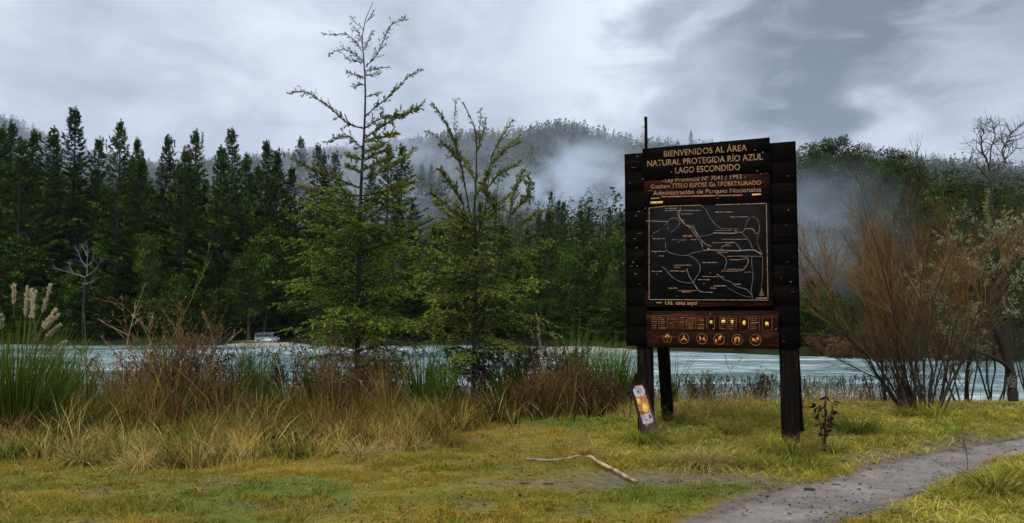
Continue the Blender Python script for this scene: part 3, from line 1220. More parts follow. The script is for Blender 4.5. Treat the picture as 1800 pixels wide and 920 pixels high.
# far hillside forest: past counting, one mass
def far_forest():
    rs = np.random.RandomState(77)
    mb = MB()
    n = 5600
    Yd = 185 + (RY - 170) * rs.rand(n) ** 0.9
    X = (rs.uniform(-60, 1860, n) - 900) / F0 * Yd
    # ridge line gets its own row
    nr = 1900
    Yd = np.r_[Yd, RY + rs.uniform(-60, 12, nr)]
    X = np.r_[X, (rs.uniform(-60, 1860, nr) - 900) / F0 * (RY)]
    Z = height(X, Yd) - 1
    kp = ~((X / Yd * F0 > 420) & (Yd < 250))
    X, Yd, Z = X[kp], Yd[kp], Z[kp]
    n = len(X)
    Ht = rs.uniform(13, 25, n) * np.interp(Yd, [250, 600, 900], [0.85, 0.75, 0.6])
    con = rs.rand(n) < 0.45
    for isc, near_ in ((True, 0), (False, 0), (True, 1), (False, 1)):
        idx = np.where((con == isc) & ((Yd < 430) == bool(near_)))[0]
        m = 100 if near_ else 38
        k = len(idx)
        t = rs.rand(k, m)
        az = rs.rand(k, m) * 6.283
        if isc:
            rad = (1 - t) ** 0.8 * 0.17 * (0.6 + 0.5 * rs.rand(k, m)) + 0.008
            hh = 0.12 + 0.88 * t
        else:
            rad = np.sqrt(np.clip(1 - (2 * t - 1) ** 2, 0, 1)) * 0.26 * (0.6 + 0.5 * rs.rand(k, m))
            hh = 0.25 + 0.72 * t
        h = Ht[idx][:, None] * (0.75 if not isc else 1)
        cx = X[idx][:, None] + np.cos(az) * rad * h * 1.3
        cy = Yd[idx][:, None] + np.sin(az) * rad * h * 1.3
        cz = Z[idx][:, None] + hh * h
        cen = np.stack([cx, cy, cz], -1).reshape(-1, 3)
        d = np.stack([np.cos(az), np.sin(az), rs.uniform(-0.5, 0.9, (k, m))], -1).reshape(-1, 3)
        nr_ = rs.normal(0, 1, (k * m, 3))
        base = np.repeat(rs.rand(k), m) * 0.5 + rs.rand(k * m) * 0.5
        col = lerp((0.020, 0.036, 0.012), (0.080, 0.105, 0.030), base)
        L = np.repeat(h[:, 0], m) * rs.uniform(0.09, 0.16, k * m) * (0.5 if near_ else 1)
        mb.leaves(cen - unit(d) * (L * 0.4)[:, None], d, nr_, L, L * 0.6, col)
        mb.tubes(np.stack([np.c_[X[idx], Yd[idx], Z[idx]], np.c_[X[idx], Yd[idx], Z[idx] + Ht[idx] * 0.7]], 1), np.array([[0.25, 0.08]]), 3, (0.03, 0.025, 0.02), cap=False)
    o = mb.build('hillside_forest', M_PINE)
    setp(o, 'dense forest covering the misty hillsides', kind='stuff')


far_forest()

# labels that say where each of the packed trees stands
LM = [(0, 'the left picture edge'), (134, 'the tallest pine'), (294, 'the pine with the long shoot'), (468, 'the parked van'), (630, 'the tall sapling'), (835, 'the shorter sapling'),
      (1100, 'the sign\'s left edge'), (1408, 'the sign\'s right edge'), (1612, 'the orange willow'), (1765, 'the lichen tree')]
ORD = ['first', 'second', 'third', 'fourth', 'fifth', 'sixth', 'seventh', 'eighth', 'ninth', 'tenth', 'eleventh', 'twelfth', 'thirteenth', 'fourteenth', 'fifteenth', 'sixteenth']


def ordinal_labels(group, what):
    slot = {}
    for o in C.objects:
        if o.get('group') == group and o.get('category'):
            px = 900 + o.location.x / o.location.y * F0
            j = min(range(len(LM)), key=lambda i: abs(LM[i][0] - px))
            slot.setdefault((j, px < LM[j][0], what(o)), []).append((abs(px - LM[j][0]), o))
    for (j, left, w), lst in slot.items():
        for k, (_, o) in enumerate(sorted(lst, key=lambda t: t[0])):
            o['label'] = '%s, %s %s of %s' % (w, ORD[min(k, 15)], 'left' if left else 'right', LM[j][1])


ordinal_labels('pines behind the front row', lambda o: 'dark pine behind the front row')
ordinal_labels('low trees at the foot of the far forest', lambda o: 'low bushy far bank tree')
ordinal_labels('low conifers at the foot of the far forest', lambda o: 'low spreading far bank conifer')
ordinal_labels('pines below the mist', lambda o: 'dim pine below the mist')
ordinal_labels('pines on the right hand hill', lambda o: ('narrow pine low on' if o.location.y < 135 else 'narrow pine midway up' if o.location.y < 170 else 'narrow pine high on') + ' the right hill')
ordinal_labels('trees covering the right hand hill', lambda o: ('rounded tree at the foot of' if o.location.y < 125 else 'rounded tree low on' if o.location.y < 150 else 'rounded tree midway up' if o.location.y < 178 else 'rounded tree near the crest of') + ' the right hill')

# lone conifer on the ridge above the sign and some undergrowth on the right shore
loc, s = top_scale(1214, 230, 860, PH)
s = 0.85
loc = (loc[0], loc[1], P(1214, 230, 860)[2] - s * PH)
e = copy_thing(pine_protos[2], loc, 1.0, (s, s, s))
setp(e, 'lone conifer poking above the ridge over the sign', group='lone trees on the ridge')

# ------------------------------------------------------------------ parked vehicle far away
def vehicle():
    c = P(468, 603, 149.5)
    gz = WATER_Z + 0.42
    e = empty('parked_van', (c[0], 149.5, gz), 'small grey boxy van parked on the far beach under dark trees', 'van')
    paint = noise_mat('grey_paint', [(0.3, (0.22, 0.26, 0.30)), (0.7, (0.30, 0.35, 0.39))], 2, 3, 0.35, 0)
    glass = noise_mat('dark_glass', [(0.3, (0.01, 0.012, 0.015)), (0.7, (0.02, 0.024, 0.03))], 2, 2, 0.12, 0)
    rub = noise_mat('tyre_rubber', [(0.3, (0.012, 0.012, 0.012)), (0.7, (0.02, 0.02, 0.02))], 20, 2, 0.9, 0)
    prof = [(-1.9, 0.35), (-1.95, 0.95), (-1.85, 1.75), (-1.7, 1.9), (0.9, 1.95), (1.15, 1.85), (1.55, 1.15), (2.15, 1.0), (2.25, 0.45), (2.2, 0.35)]
    mb = MB()
    n = len(prof)
    v = [(x, -0.85, z) for x, z in prof] + [(x, 0.85, z) for x, z in prof]
    mb.add(v, [[i, (i + 1) % n, n + (i + 1) % n, n + i] for i in range(n)])
    mb.F.append(np.array([list(range(n))]))
    mb.F.append(np.array([[n + i for i in range(n)][::-1]]))
    mb.build('body', paint, e)
    for (a, b) in ((-1.6, -0.55), (-0.45, 0.45), (0.55, 1.1)):
        w = MB()
        w.box(((a + b) / 2, -0.86, 1.45), (b - a, 0.03, 0.5))
        w.build('window', glass, e)
    w = MB()
    w.box((1.36, 0, 1.5), (0.05, 1.5, 0.66), Matrix.Rotation(R(-30), 3, 'Y'))
    w.build('windscreen', glass, e)
    t = np.linspace(0, 1, 2)
    for x in (-1.2, 1.45):
        for y in (-0.86, 0.86):
            w = MB()
            w.tubes([(x, y - 0.11, 0.33), (x, y + 0.11, 0.33)], 0.34, 14)
            w.tubes([(x, y + 0.11, 0.33), (x, y - 0.112, 0.33)], 0.335, 14)
            tyre = w.build('wheel', rub, e)
            h = MB()
            h.tubes([(x, y + 0.1, 0.33), (x, y - 0.125, 0.33)], 0.18, 10)
            h.build('rim', paint, tyre)
    b = MB()
    b.box((2.26, 0, 0.5), (0.1, 1.7, 0.2))
    b.build('bumper', glass, e)


vehicle()

# red earth cutting and bushes on the far shore left of the sign
def bush_parts(seed, h, r, n_st, leaf_n, dark, light, ls, twig=(0.05, 0.035, 0.025), spread=0.7, thick=0.006, droop=0.1, sub=5, leaf_w=0.45):
    """many-stemmed bush: tapering stems, side twigs, scattered leaves"""
    rs = np.random.RandomState(seed)
    st, lf = MB(), MB()
    k = 7
    t = np.linspace(0, 1, k)
    az = rs.rand(n_st) * 6.283
    sp = rs.uniform(0.05, spread, n_st)
    L = h * rs.uniform(0.6, 1.05, n_st)
    o = np.c_[rs.normal(0, r * 0.14, (n_st, 2)), np.full(n_st, -0.05)]
    d = np.c_[np.cos(az) * sp, np.sin(az) * sp, np.ones(n_st)]
    d = unit(d)
    pts = o[:, None] + d[:, None] * (L[:, None] * t)[:, :, None]
    pts += np.cumsum(rs.normal(0, 0.018 * h, pts.shape), 1) * t[None, :, None]
    pts[:, :, 2] -= droop * (L[:, None] * t ** 3) * sp[:, None]
    st.tubes(pts, thick * h * rs.uniform(0.7, 1.4, n_st)[:, None] * (1 - 0.85 * t), 4, lerp(twig, np.array(twig) * 1.8, rs.rand(n_st)), cap=False)
    # side twigs
    m = n_st * sub
    pi = rs.randint(0, n_st, m)
    tt = rs.uniform(0.25, 0.98, m)
    a = np.stack([[np.interp(tt[i], t, pts[pi[i], :, c]) for c in range(3)] for i in range(m)])
    az2 = rs.rand(m) * 6.283
    d2 = unit(d[pi] + np.c_[np.cos(az2), np.sin(az2), rs.uniform(-0.2, 0.6, m)] * 0.9)
    l2 = h * rs.uniform(0.08, 0.28, m)
    t2 = np.linspace(0, 1, 4)
    p2 = a[:, None] + d2[:, None] * (l2[:, None] * t2)[:, :, None] + np.cumsum(rs.normal(0, 0.008 * h, (m, 4, 3)), 1) * t2[None, :, None]
    st.tubes(p2, thick * 0.45 * h * (1 - 0.7 * t2)[None], 3, lerp(twig, np.array(twig) * 2.0, rs.rand(m)), cap=False)
    if leaf_n:
        q = rs.randint(0, m, leaf_n)
        w = rs.rand(leaf_n)
        i0 = np.minimum((w * 3).astype(int), 2)
        fr = w * 3 - i0
        c = p2[q, i0] * (1 - fr)[:, None] + p2[q, i0 + 1] * fr[:, None]
        dd = d2[q] + rs.normal(0, 0.8, (leaf_n, 3))
        lf.leaves(c, dd, rs.normal(0, 1, (leaf_n, 3)) + [0, 0, 0.6], ls * rs.uniform(0.6, 1.4, leaf_n), ls * leaf_w * rs.uniform(0.7, 1.3, leaf_n), lerp(dark, light, rs.rand(leaf_n)))
    return st, lf


def far_bush(px, Y, h, col, label, seed):
    x = (px - 900) / F0 * Y
    e = empty('shore_bush', (x, Y, float(height(x, Y))), label, 'bush', 'bushes on the far shore')
    st, lf = bush_parts(seed, h, h * 0.5, 26, 1500, np.array(col) * 0.5, np.array(col) * 1.2, 0.30, spread=1.0, thick=0.008)
    st.build('branchwork', M_TWIG, e)
    lf.build('foliage', M_PINE, e)


FB = [(1100, 151, 3.5, (0.16, 0.07, 0.03), 'rust coloured bush on the far shore tight against the sign edge'),
      (1435, 108, 3.6, (0.10, 0.045, 0.025), 'dark red brown bush on the far shore right of the sign'),
      (1470, 105, 4.0, (0.13, 0.075, 0.03), 'russet bush on the far shore behind the willow tips'),
      (1508, 103, 3.4, (0.08, 0.06, 0.02), 'olive bush at the far water edge behind the willow'),
      (1552, 101, 4.4, (0.11, 0.06, 0.025), 'brown bush behind the willow stems across the water'),
      (1600, 100, 3.6, (0.07, 0.07, 0.02), 'green brown bush straight behind the willow'),
      (1655, 99, 4.2, (0.12, 0.06, 0.02), 'rusty bush behind the right half of the willow'),
      (1700, 98, 3.8, (0.08, 0.07, 0.025), 'olive brown bush between willow and lichen tree across the water'),
      (1745, 98, 4.6, (0.10, 0.065, 0.03), 'brown bush behind the lichen tree trunk'),
      (1790, 97, 4.2, (0.05, 0.08, 0.02), 'green bush at the right picture edge across the water')]
for i, (px, Y, h, c, lab) in enumerate(FB):
    far_bush(px, Y, h, c, lab, 700 + i)

# ------------------------------------------------------------------ the information board
BL = np.array([1.486, 10.5])      # left end of the back panel on plan
BR = np.array([3.466, 9.70])
BW = float(np.linalg.norm(BR - BL))
BU = (BR - BL) / BW
BN = np.array([BU[1], -BU[0]])     # towards the camera
B_ANG = math.atan2(BU[1], BU[0])
BG = float(height(*((BL + BR) / 2)))
board = empty('information_board', ((BL[0] + BR[0]) / 2, (BL[1] + BR[1]) / 2, 0.0),
              'large dark wooden welcome board with carved map standing on posts by the path', 'sign')
board.rotation_euler = (0, 0, B_ANG)


def S(px, py, off=0.0):
    """pixel -> local (u, z) on the board plane shifted off metres towards the camera"""
    d = ray(px, py)
    a = BL + BN * off
    # solve a + BU*s = d_xy * t
    M = np.array([[d[0], -BU[0]], [d[1], -BU[1]]])
    t, s = np.linalg.solve(M, a)
    return s - BW / 2, EYE + d[2] * t


OFF_F = 0.075      # front face of the front panel
OFF_B = 0.0        # front face of the back planks
M_NAIL = noise_mat('nail_steel', [(0.3, (0.35, 0.35, 0.33)), (0.7, (0.5, 0.5, 0.48))], 30, 2, 0.4, 0)


def plank(name, u0, u1, z0, z1, y, th, mat, seed=0, parent=board, skew=0.0):
    """horizontal board, front face at local y = -y ; slightly uneven ends, chamfered edges"""
    rs = np.random.RandomState(seed)
    mb = MB()
    n = 9
    us = np.linspace(u0, u1, n)
    j0, j1 = rs.normal(0, 0.0006, n), rs.normal(0, 0.0006, n)
    j0[[0, -1]] = 0
    j1[[0, -1]] = 0
    us[0] += rs.normal(0, 0.0008)
    us[-1] += rs.normal(0, 0.0008)
    c = 0.0022
    rings = []
    sk = np.linspace(0, skew, n)
    for i in range(n):
        b, t_ = z0 + j0[i] + sk[i], z1 + j1[i] + sk[i]
        rings.append([(us[i], -y + th, b), (us[i], -y + c, b), (us[i], -y, b + c), (us[i], -y, t_ - c), (us[i], -y + c, t_), (us[i], -y + th, t_)])
    V = np.array(rings).reshape(-1, 3)
    F = []
    for i in range(n - 1):
        for j in range(6):
            a, b = i * 6 + j, i * 6 + (j + 1) % 6
            F.append([a, a + 6, b + 6, b])
    mb.add(V, F)
    mb.F.append(np.array([[0, 1, 2, 3, 4, 5]]))
    mb.F.append(np.array([[(n - 1) * 6 + q for q in (5, 4, 3, 2, 1, 0)]]))
    return mb.build(name, mat, parent)


# back planks over the full width
zt, zb = 3.735, 1.215
nb_ = 10
edges = np.linspace(zb, zt, nb_ + 1)
for i in range(nb_):
    plank('plank', -BW / 2, BW / 2, edges[i] + 0.0004, edges[i + 1] - 0.0004, OFF_B + 0.0015 * (i % 2), 0.035, M_WOOD, 500 + i)
# front planks: header boards then reddish boards
fu0, fu1 = S(1130, 300, OFF_F)[0], S(1354, 300, OFF_F)[0]
ftl, ftr = S(1131, 262, OFF_F)[1], S(1354, 242, OFF_F)[1]
HZ = [ftl, ftl - 0.17, ftl - 0.345]
fe = [ftl, ftl - 0.165, ftl - 0.41]
plank('header_plank', fu0, fu1, fe[1] + 0.004, fe[0], OFF_F + 0.014, 0.05, M_WOOD, 520, skew=ftr - ftl)
plank('header_plank', fu0 - 0.005, fu1 + 0.006, fe[2], fe[1] - 0.004, OFF_F + 0.018, 0.05, M_WOOD, 521, skew=(ftr - ftl) * 0.3)
z = fe[2] - 0.005
k = 0
while z > 1.74:
    z2 = max(z - 0.205, 1.70)
    plank('front_plank', fu0 + 0.012, fu1 - 0.008, z2 + 0.003, z - 0.002, OFF_F + 0.003 * (k % 3), 0.045, M_WOODR if k < 1 or k in (7, 8) else M_WOOD, 530 + k)
    z = z2
    k += 1
# pictogram board at the foot
pu0, pu1 = S(1137, 580, OFF_F)[0], S(1369, 580, OFF_F)[0]
pz0, pz1 = S(1150, 611, OFF_F + .02)[1], S(1150, 547, OFF_F + .02)[1]
pm = pz0 + (pz1 - pz0) * 0.47
plank('pictogram_plank', pu0, pu1, pz0, pm - 0.003, OFF_F + 0.022, 0.05, M_WOODR, 560)
plank('pictogram_plank', pu0, pu1, pm + 0.003, pz1, OFF_F + 0.020, 0.05, M_WOODR, 561)
OP = OFF_F + 0.024
# thin map plate
mu0, mz0 = S(1141, 527, OFF_F)
mu1, mz1 = S(1351, 358, OFF_F)
plank('map_plate', mu0 - 0.01, mu1 + 0.015, mz0 - 0.012, mz1 + 0.012, OFF_F + 0.016, 0.012,
      noise_mat('blackened_plate', [(0.3, (0.0015, 0.0015, 0.0018)), (0.7, (0.006, 0.0055, 0.0055))], 4, 8, 0.7, 0.3, (1, 1, 4), 0.08, 0, 0.006), 570)
OM = OFF_F + 0.0175


def paint(name, c, var=0.35, sc=26):
    c = np.array(c)
    return noise_mat(name, [(0.33, tuple(c * var)), (0.52, tuple(c)), (0.75, tuple(np.minimum(c * 1.25, 1)))], sc, 5, 0.7, 0.1, (1, 1, 1), 0.2)


P_CREAM = paint('cream_paint', (0.28, 0.165, 0.072))
P_GOLD = paint('gold_paint', (0.62, 0.36, 0.10))
P_ORANGE = paint('orange_paint', (0.42, 0.17, 0.045), 0.25)
P_DULL = paint('faded_tan_paint', (0.24, 0.15, 0.09), 0.3)
P_GREY = paint('faded_grey_paint', (0.11, 0.11, 0.115), 0.35)
P_PALE = paint('pale_line_paint', (0.21, 0.185, 0.155), 0.3)
P_RED = paint('red_line_paint', (0.22, 0.06, 0.03), 0.3)
P_BLUE = paint('blue_grey_paint', (0.045, 0.060, 0.085), 0.4)


def text(body, pL, pR, hpx, mat, off, fs='BIENVENIDOS', bold=0.004, parent=board):
    """flat painted lettering between two photograph points (baseline), fitted to the board"""
    u0, z0 = S(*pL, off)
    u1, z1 = S(*pR, off)
    cu = bpy.data.curves.new('lettering', 'FONT')
    cu.body = body
    cu.size = 1.0
    cu.offset = bold
    cu.resolution_u = 3
    ob = bpy.data.objects.new('lettering', cu)
    C.objects.link(ob)
    bpy.context.view_layer.update()
    dg = bpy.context.evaluated_depsgraph_get()
    me = bpy.data.meshes.new_from_object(ob.evaluated_get(dg))
    bpy.data.objects.remove(ob)
    bpy.data.curves.remove(cu)
    n = len(me.vertices)
    co = np.empty(n * 3)
    me.vertices.foreach_get('co', co)
    co = co.reshape(-1, 3)
    w = co[:, 0].max() - co[:, 0].min()
    h = 0.70
    s = (u1 - u0) / w
    uu, _ = S(pL[0], pL[1] - hpx, off)
    hh = (S(pL[0], pL[1] - hpx, off)[1] - z0) / h
    t = (co[:, 0] - co[:, 0].min()) / w
    V = np.stack([u0 + t * (u1 - u0), np.full(n, -off), z0 + (z1 - z0) * t + co[:, 1] * hh], 1)
    me.vertices.foreach_set('co', V.astype(np.float32).ravel())
    me.update()
    me.name = 'lettering'
    me.materials.clear()
    me.materials.append(mat)
    o = bpy.data.objects.new('lettering', me)
    C.objects.link(o)
    o.parent = parent
    return o


OH = OFF_F + 0.0215
text('BIENVENIDOS AL ÁREA', (1167, 276), (1313, 265), 10.5, P_CREAM, OH, bold=0.004)
text('NATURAL PROTEGIDA RÍO AZUL', (1138, 293), (1341, 281), 10.5, P_CREAM, OH, bold=0.004)
text('LAGO ESCONDIDO', (1187, 305), (1301, 299), 10.5, P_CREAM, OH, bold=0.004)
OT = OFF_F + 0.010
text('Ley Provincial Nº 7041 / 1993 -', (1169, 321), (1311, 314), 7.5, P_DULL, OT, bold=0.014)
text('Gestiona TTELO ESPOSE Ga TFOBSTAURADO', (1144, 332), (1338, 325), 7.5, paint('tan_paint', (0.26, 0.13, 0.055), 0.25), OT, bold=0.016)
text('Administración de Parques Nacionales', (1148, 343.5), (1338, 337), 7.5, P_DULL, OT, bold=0.014)


def ribbon(name, pts, w, mat, off, closed=False, parent=board, local=False):
    """painted line: thin raised strip following photograph points on the board"""
    q = np.array(pts, float) if local else np.array([S(px, py, off) for px, py in pts])
    if closed:
        q = np.vstack([q, q[:1]])
    t = np.gradient(q, axis=0)
    t = unit(t)
    nrm = np.stack([-t[:, 1], t[:, 0]], 1) * w / 2
    a, b = q + nrm, q - nrm
    n = len(q)
    V = []
    for (p_, y_) in ((a, -off), (b, -off), (a, -off + 0.003), (b, -off + 0.003)):
        V.append(np.c_[p_[:, 0], np.full(n, y_), p_[:, 1]])
    V = np.concatenate(V)
    F = []
    for i in range(n - 1):
        F += [[i, n + i, n + i + 1, i + 1], [i, i + 1, 2 * n + i + 1, 2 * n + i], [n + i, 3 * n + i, 3 * n + i + 1, n + i + 1]]
    mb = MB()
    mb.add(V, F)
    return mb.build(name, mat, parent)


def smooth(pts, n=3):
    p_ = np.array(pts, float)
    for _ in range(n):
        q = [p_[0]]
        for i in range(len(p_) - 1):
            q += [p_[i] * .75 + p_[i + 1] * .25, p_[i] * .25 + p_[i + 1] * .75]
        q.append(p_[-1])
        p_ = np.array(q)
    return p_


def bar_px(name, a, b, wpx, mat, off):
    return ribbon(name, [a, b], wpx * 0.0072, mat, off)


bar_px('painted_bar', (1163, 346.5), (1305, 343.5), 2.6, paint('worn_orange_bar', (0.30, 0.10, 0.035), 0.2, 12), OT)
bar_px('painted_bar', (1322, 343), (1338, 341.8), 3.2, P_GOLD, OT)
bar_px('painted_bar', (1143, 357), (1165, 356), 4.2, P_GOLD, OT)
bar_px('painted_bar', (1144, 349.5), (1160, 348.6), 2.0, P_PALE, OT)
# frame of the map
for a, b in (((1141, 366), (1141, 527)), ((1141, 527), (1350, 528)), ((1347, 358), (1350, 528)), ((1141, 366), (1170, 363)), ((1170, 363), (1232, 361)), ((1258, 360.5), (1347, 358))):
    bar_px('map_frame', a, b, 1.3, P_DULL, OM)
# crops of the map: (x0,y0) scale -> pixel of the photograph
def m1(pts):
    return [(1130 + x / 4.6, 345 + y / 4.6) for x, y in pts]


LINES = [
    (P_PALE, 1.6, [(20, 205), (60, 200), (155, 207), (205, 205)]),
    (P_GREY, 1.2, [(205, 205), (225, 178), (265, 175), (295, 200), (300, 225), (270, 265), (225, 292)]),
    (P_GREY, 1.2, [(195, 205), (203, 245), (205, 280)]),
    (P_PALE, 1.5, [(303, 85), (303, 115), (290, 150), (295, 175), (330, 210), (345, 240)]),
    (P_DULL, 1.6, [(280, 120), (285, 165), (340, 235), (380, 250), (420, 310), (450, 350), (480, 390), (485, 430)]),
    (P_DULL, 1.6, [(350, 235), (390, 240), (430, 300), (470, 350), (500, 385), (555, 408)]),
    (P_PALE, 1.5, [(403, 232), (425, 280), (455, 330), (480, 370), (520, 395)]),
    (P_GREY, 1.5, [(470, 75), (500, 95), (530, 150), (560, 200), (605, 248), (630, 262)]),
    (P_RED, 1.2, [(630, 262), (700, 262), (760, 262), (790, 292)]),
    (P_GREY, 1.3, [(465, 325), (520, 320), (575, 300)]),
    (P_PALE, 2.0, [(570, 298), (640, 300), (740, 302), (765, 292), (740, 276)]),
    (P_GREY, 1.7, [(580, 278), (660, 278), (725, 275)]),
    (P_GREY, 1.6, [(765, 295), (805, 295), (822, 275), (835, 262)]),
    (P_RED, 1.5, [(822, 272), (835, 225), (855, 180), (890, 165), (920, 180), (940, 215), (945, 260), (932, 310), (925, 350), (925, 385), (940, 420), (965, 470)]),
    (P_PALE, 1.5, [(828, 265), (895, 262), (905, 300), (935, 302)]),
    (P_GREY, 1.5, [(805, 300), (840, 335), (870, 380), (890, 430)]),
    (P_DULL, 1.3, [(640, 350), (740, 350), (835, 350)]),
    (P_DULL, 1.3, [(560, 378), (640, 378), (740, 372)]),
    (P_PALE, 1.5, [(632, 430), (645, 405), (700, 385), (738, 372), (770, 400), (795, 438)]),
    (P_PALE, 2.2, [(485, 440), (560, 435), (640, 438), (760, 445), (890, 432), (930, 452), (962, 475)]),
    (P_DULL, 1.6, [(590, 450), (640, 455), (690, 455)]),
    (P_DULL, 1.3, [(680, 488), (800, 485), (900, 487), (960, 488)]),
    (P_GREY, 1.6, [(485, 445), (440, 452), (390, 462), (370, 480), (320, 482), (262, 470), (215, 458), (185, 435), (183, 375)]),
    (P_GREY, 1.6, [(370, 480), (425, 505), (460, 550), (465, 600), (440, 645), (415, 683)]),
    (P_GREY, 1.8, [(590, 450), (640, 475), (675, 505), (675, 550), (655, 605)]),
    (P_DULL, 1.6, [(655, 608), (730, 607), (800, 607), (830, 575), (858, 530), (845, 500), (800, 495)]),
    (P_PALE, 1.5, [(700, 515), (760, 517), (830, 510)]),
    (P_DULL, 1.5, [(680, 592), (800, 592)]),
    (P_GREY, 1.3, [(880, 495), (880, 560), (893, 640), (885, 700), (875, 760), (888, 830)]),
    (P_RED, 1.2, [(968, 480), (968, 600), (966, 690), (955, 730)]),
    (P_GREY, 1.5, [(150, 570), (185, 590), (220, 640), (270, 680), (330, 700), (390, 705), (420, 690)]),
    (P_PALE, 1.6, [(353, 582), (370, 640), (400, 690), (430, 735), (460, 778), (565, 778)]),
    (P_GREY, 1.8, [(600, 628), (635, 660), (670, 685), (712, 690), (735, 722), (780, 740), (840, 752), (870, 785), (888, 815)]),
    (P_BLUE, 1.6, [(680, 740), (730, 765), (790, 800), (850, 815), (888, 818)]),
    (P_DULL, 1.2, [(540, 655), (600, 650), (660, 652)]),
]
for mat_, w_, pts_ in LINES:
    ribbon('map_line', smooth(m1(pts_), 2), w_ * 0.0052, mat_, OM + 0.0012 * random.random())
DASH = [(180, 462, 117, P_DULL), (310, 405, 145, P_DULL), (585, 730, 130, P_DULL), (700, 750, 170, P_DULL), (755, 850, 168, P_PALE), (180, 275, 100, P_DULL),
        (235, 350, 355, P_GREY), (80, 180, 345, P_DULL), (320, 395, 330, P_RED), (325, 400, 320, P_ORANGE), (385, 450, 352, P_PALE), (70, 185, 448, P_DULL),
        (480, 605, 538, P_DULL), (245, 395, 560, P_DULL), (255, 300, 577, P_DULL), (220, 345, 607, P_DULL), (75, 155, 610, P_DULL), (445, 540, 677, P_DULL),
        (570, 675, 727, P_DULL), (210, 280, 745, P_DULL), (315, 390, 775, P_DULL), (545, 590, 745, P_DULL), (640, 712, 404, P_GREY), (480, 560, 652, P_GREY),
        (820, 880, 617, P_GREY), (915, 1000, 826, P_PALE), (100, 130, 290, P_GREY), (280, 440, 765, P_RED), (130, 170, 485, P_DULL), (740, 790, 712, P_DULL), (280, 340, 195, P_RED)]
rsd = np.random.RandomState(3)
for x0, x1, y, mt in DASH:
    # small worn words drawn as broken strokes
    x = x0
    while x < x1:
        w = min(rsd.uniform(14, 40), x1 - x)
        p0, p1 = m1([(x, y + rsd.uniform(-1.5, 1.5)), (x + w, y + rsd.uniform(-1.5, 1.5))])
        bar_px('map_caption', p0, p1, rsd.uniform(1.1, 1.8), mt, OM + 0.0006)
        x += w + 4
for x, y in ((180, 228), (90, 298), (75, 325), (105, 458), (115, 630), (545, 620), (495, 708), (278, 808), (292, 370), (640, 605), (530, 425), (20, 98), (130, 275), (960, 745), (958, 805), (600, 632)):
    c = m1([(x, y)])[0]
    a = np.linspace(0, 2 * np.pi, 9)[:-1]
    mb = MB()
    cu_, cz_ = S(*c, OM)
    mb.add(np.c_[cu_ + 0.008 * np.cos(a), np.full(8, -OM - 0.003), cz_ + 0.008 * np.sin(a)], [list(range(8))])
    mb.build('map_dot', P_GREY if x != 530 else paint('pale_green_paint', (0.35, 0.5, 0.25)), board)
for i, w in enumerate((4, 9, 15, 20)):
    c = m1([(960, 752 + i * 16)])[0]
    bar_px('compass_stroke', (c[0] - w / 4.6, c[1]), (c[0] + w / 4.6, c[1]), 1.3, P_ORANGE if i < 3 else P_PALE, OM + 0.001)
text('Ud. esta aquí', (1169, 535.5), (1226, 536), 6.5, P_CREAM, OFF_F + 0.010, bold=0.02)
bar_px('painted_bar', (1154, 532.5), (1163, 532.5), 2, P_PALE, OFF_F + 0.009)

# pictograms: carved roundels
def local_poly(name, pts, mat, off, parent=board):
    mb = MB()
    n = len(pts)
    mb.add([(u, -off, z) for u, z in pts] + [(u, -off + 0.004, z) for u, z in pts],
           [[i, n + i, n + (i + 1) % n, (i + 1) % n] for i in range(n)])
    mb.F.append(np.array([list(range(n))]))
    return mb.build(name, mat, parent)


RINGS = [(1173, 595, 0.062), (1202, 595.5, 0.062), (1234, 596, 0.064), (1264, 597, 0.064), (1296, 597.5, 0.064), (1328, 598, 0.066)]
P_RING = paint('dull_ring_paint', (0.20, 0.075, 0.030), 0.35)
P_GLOW = paint('orange_gold_paint', (0.66, 0.27, 0.06), 0.5, 14)
FIG = [
    [[(-.12, -.62), (.12, -.62), (.12, .3), (.62, -.05), (.5, .3), (0, .8), (-.5, .3), (-.62, -.05), (-.12, .3)]],
    [[(-.14, .15), (.14, .15), (.12, .62), (-.12, .62)], [(-.7, -.45), (-.45, -.05), (0, .2), (.45, -.05), (.7, -.45), (.4, -.6), (.15, -.1), (-.2, -.15), (-.45, -.6)]],
    [[(-.6, .4), (-.35, .45), (-.1, 0), (-.25, -.45), (-.55, -.4), (-.4, 0)], [(.6, .35), (.3, .3), (.1, 0), (.25, -.3), (.6, -.5), (.75, -.2), (.45, 0)]],
    [[(-.75, 0), (-.55, .1), (-.35, -.5), (-.6, -.75), (-.75, -.4)], [(-.25, -.1), (0, .55), (.35, .8), (.6, .5), (.3, .25), (.45, -.05), (.1, -.35)]],
    [[(-.5, -.7), (-.2, -.7), (-.15, .1), (-.05, .35), (-.4, .55), (-.6, .2)], [(.15, -.7), (.45, -.7), (.55, .3), (.3, .55), (-.3, .6), (-.25, .4), (.15, .25)]],
    [[(-.75, -.6), (-.5, .45), (-.3, .1), (-.1, .4), (.05, -.6), (-.2, -.2), (-.45, -.15)], [(.15, -.6), (.2, .3), (.45, .65), (.75, .1), (.5, .05), (.6, -.6), (.4, -.2)]],
]
for (px, py, r), fig in zip(RINGS, FIG):
    cu_, cz_ = S(px, py, OP)
    a = np.linspace(0, 2 * np.pi, 25)[:-1]
    if px == 1173:
        a = np.linspace(0, 2 * np.pi, 6)[:-1] + math.pi / 2
    ring = ribbon('pictogram', list(zip(cu_ + r * np.cos(np.r_[a, a[0]]), cz_ + r * np.sin(np.r_[a, a[0]]))), 0.008, P_RING, OP, local=True)
    for f in fig:
        local_poly('figure', [(cu_ + r * .95 * x, cz_ + r * .95 * y) for x, y in f], P_GLOW, OP + 0.002, ring)
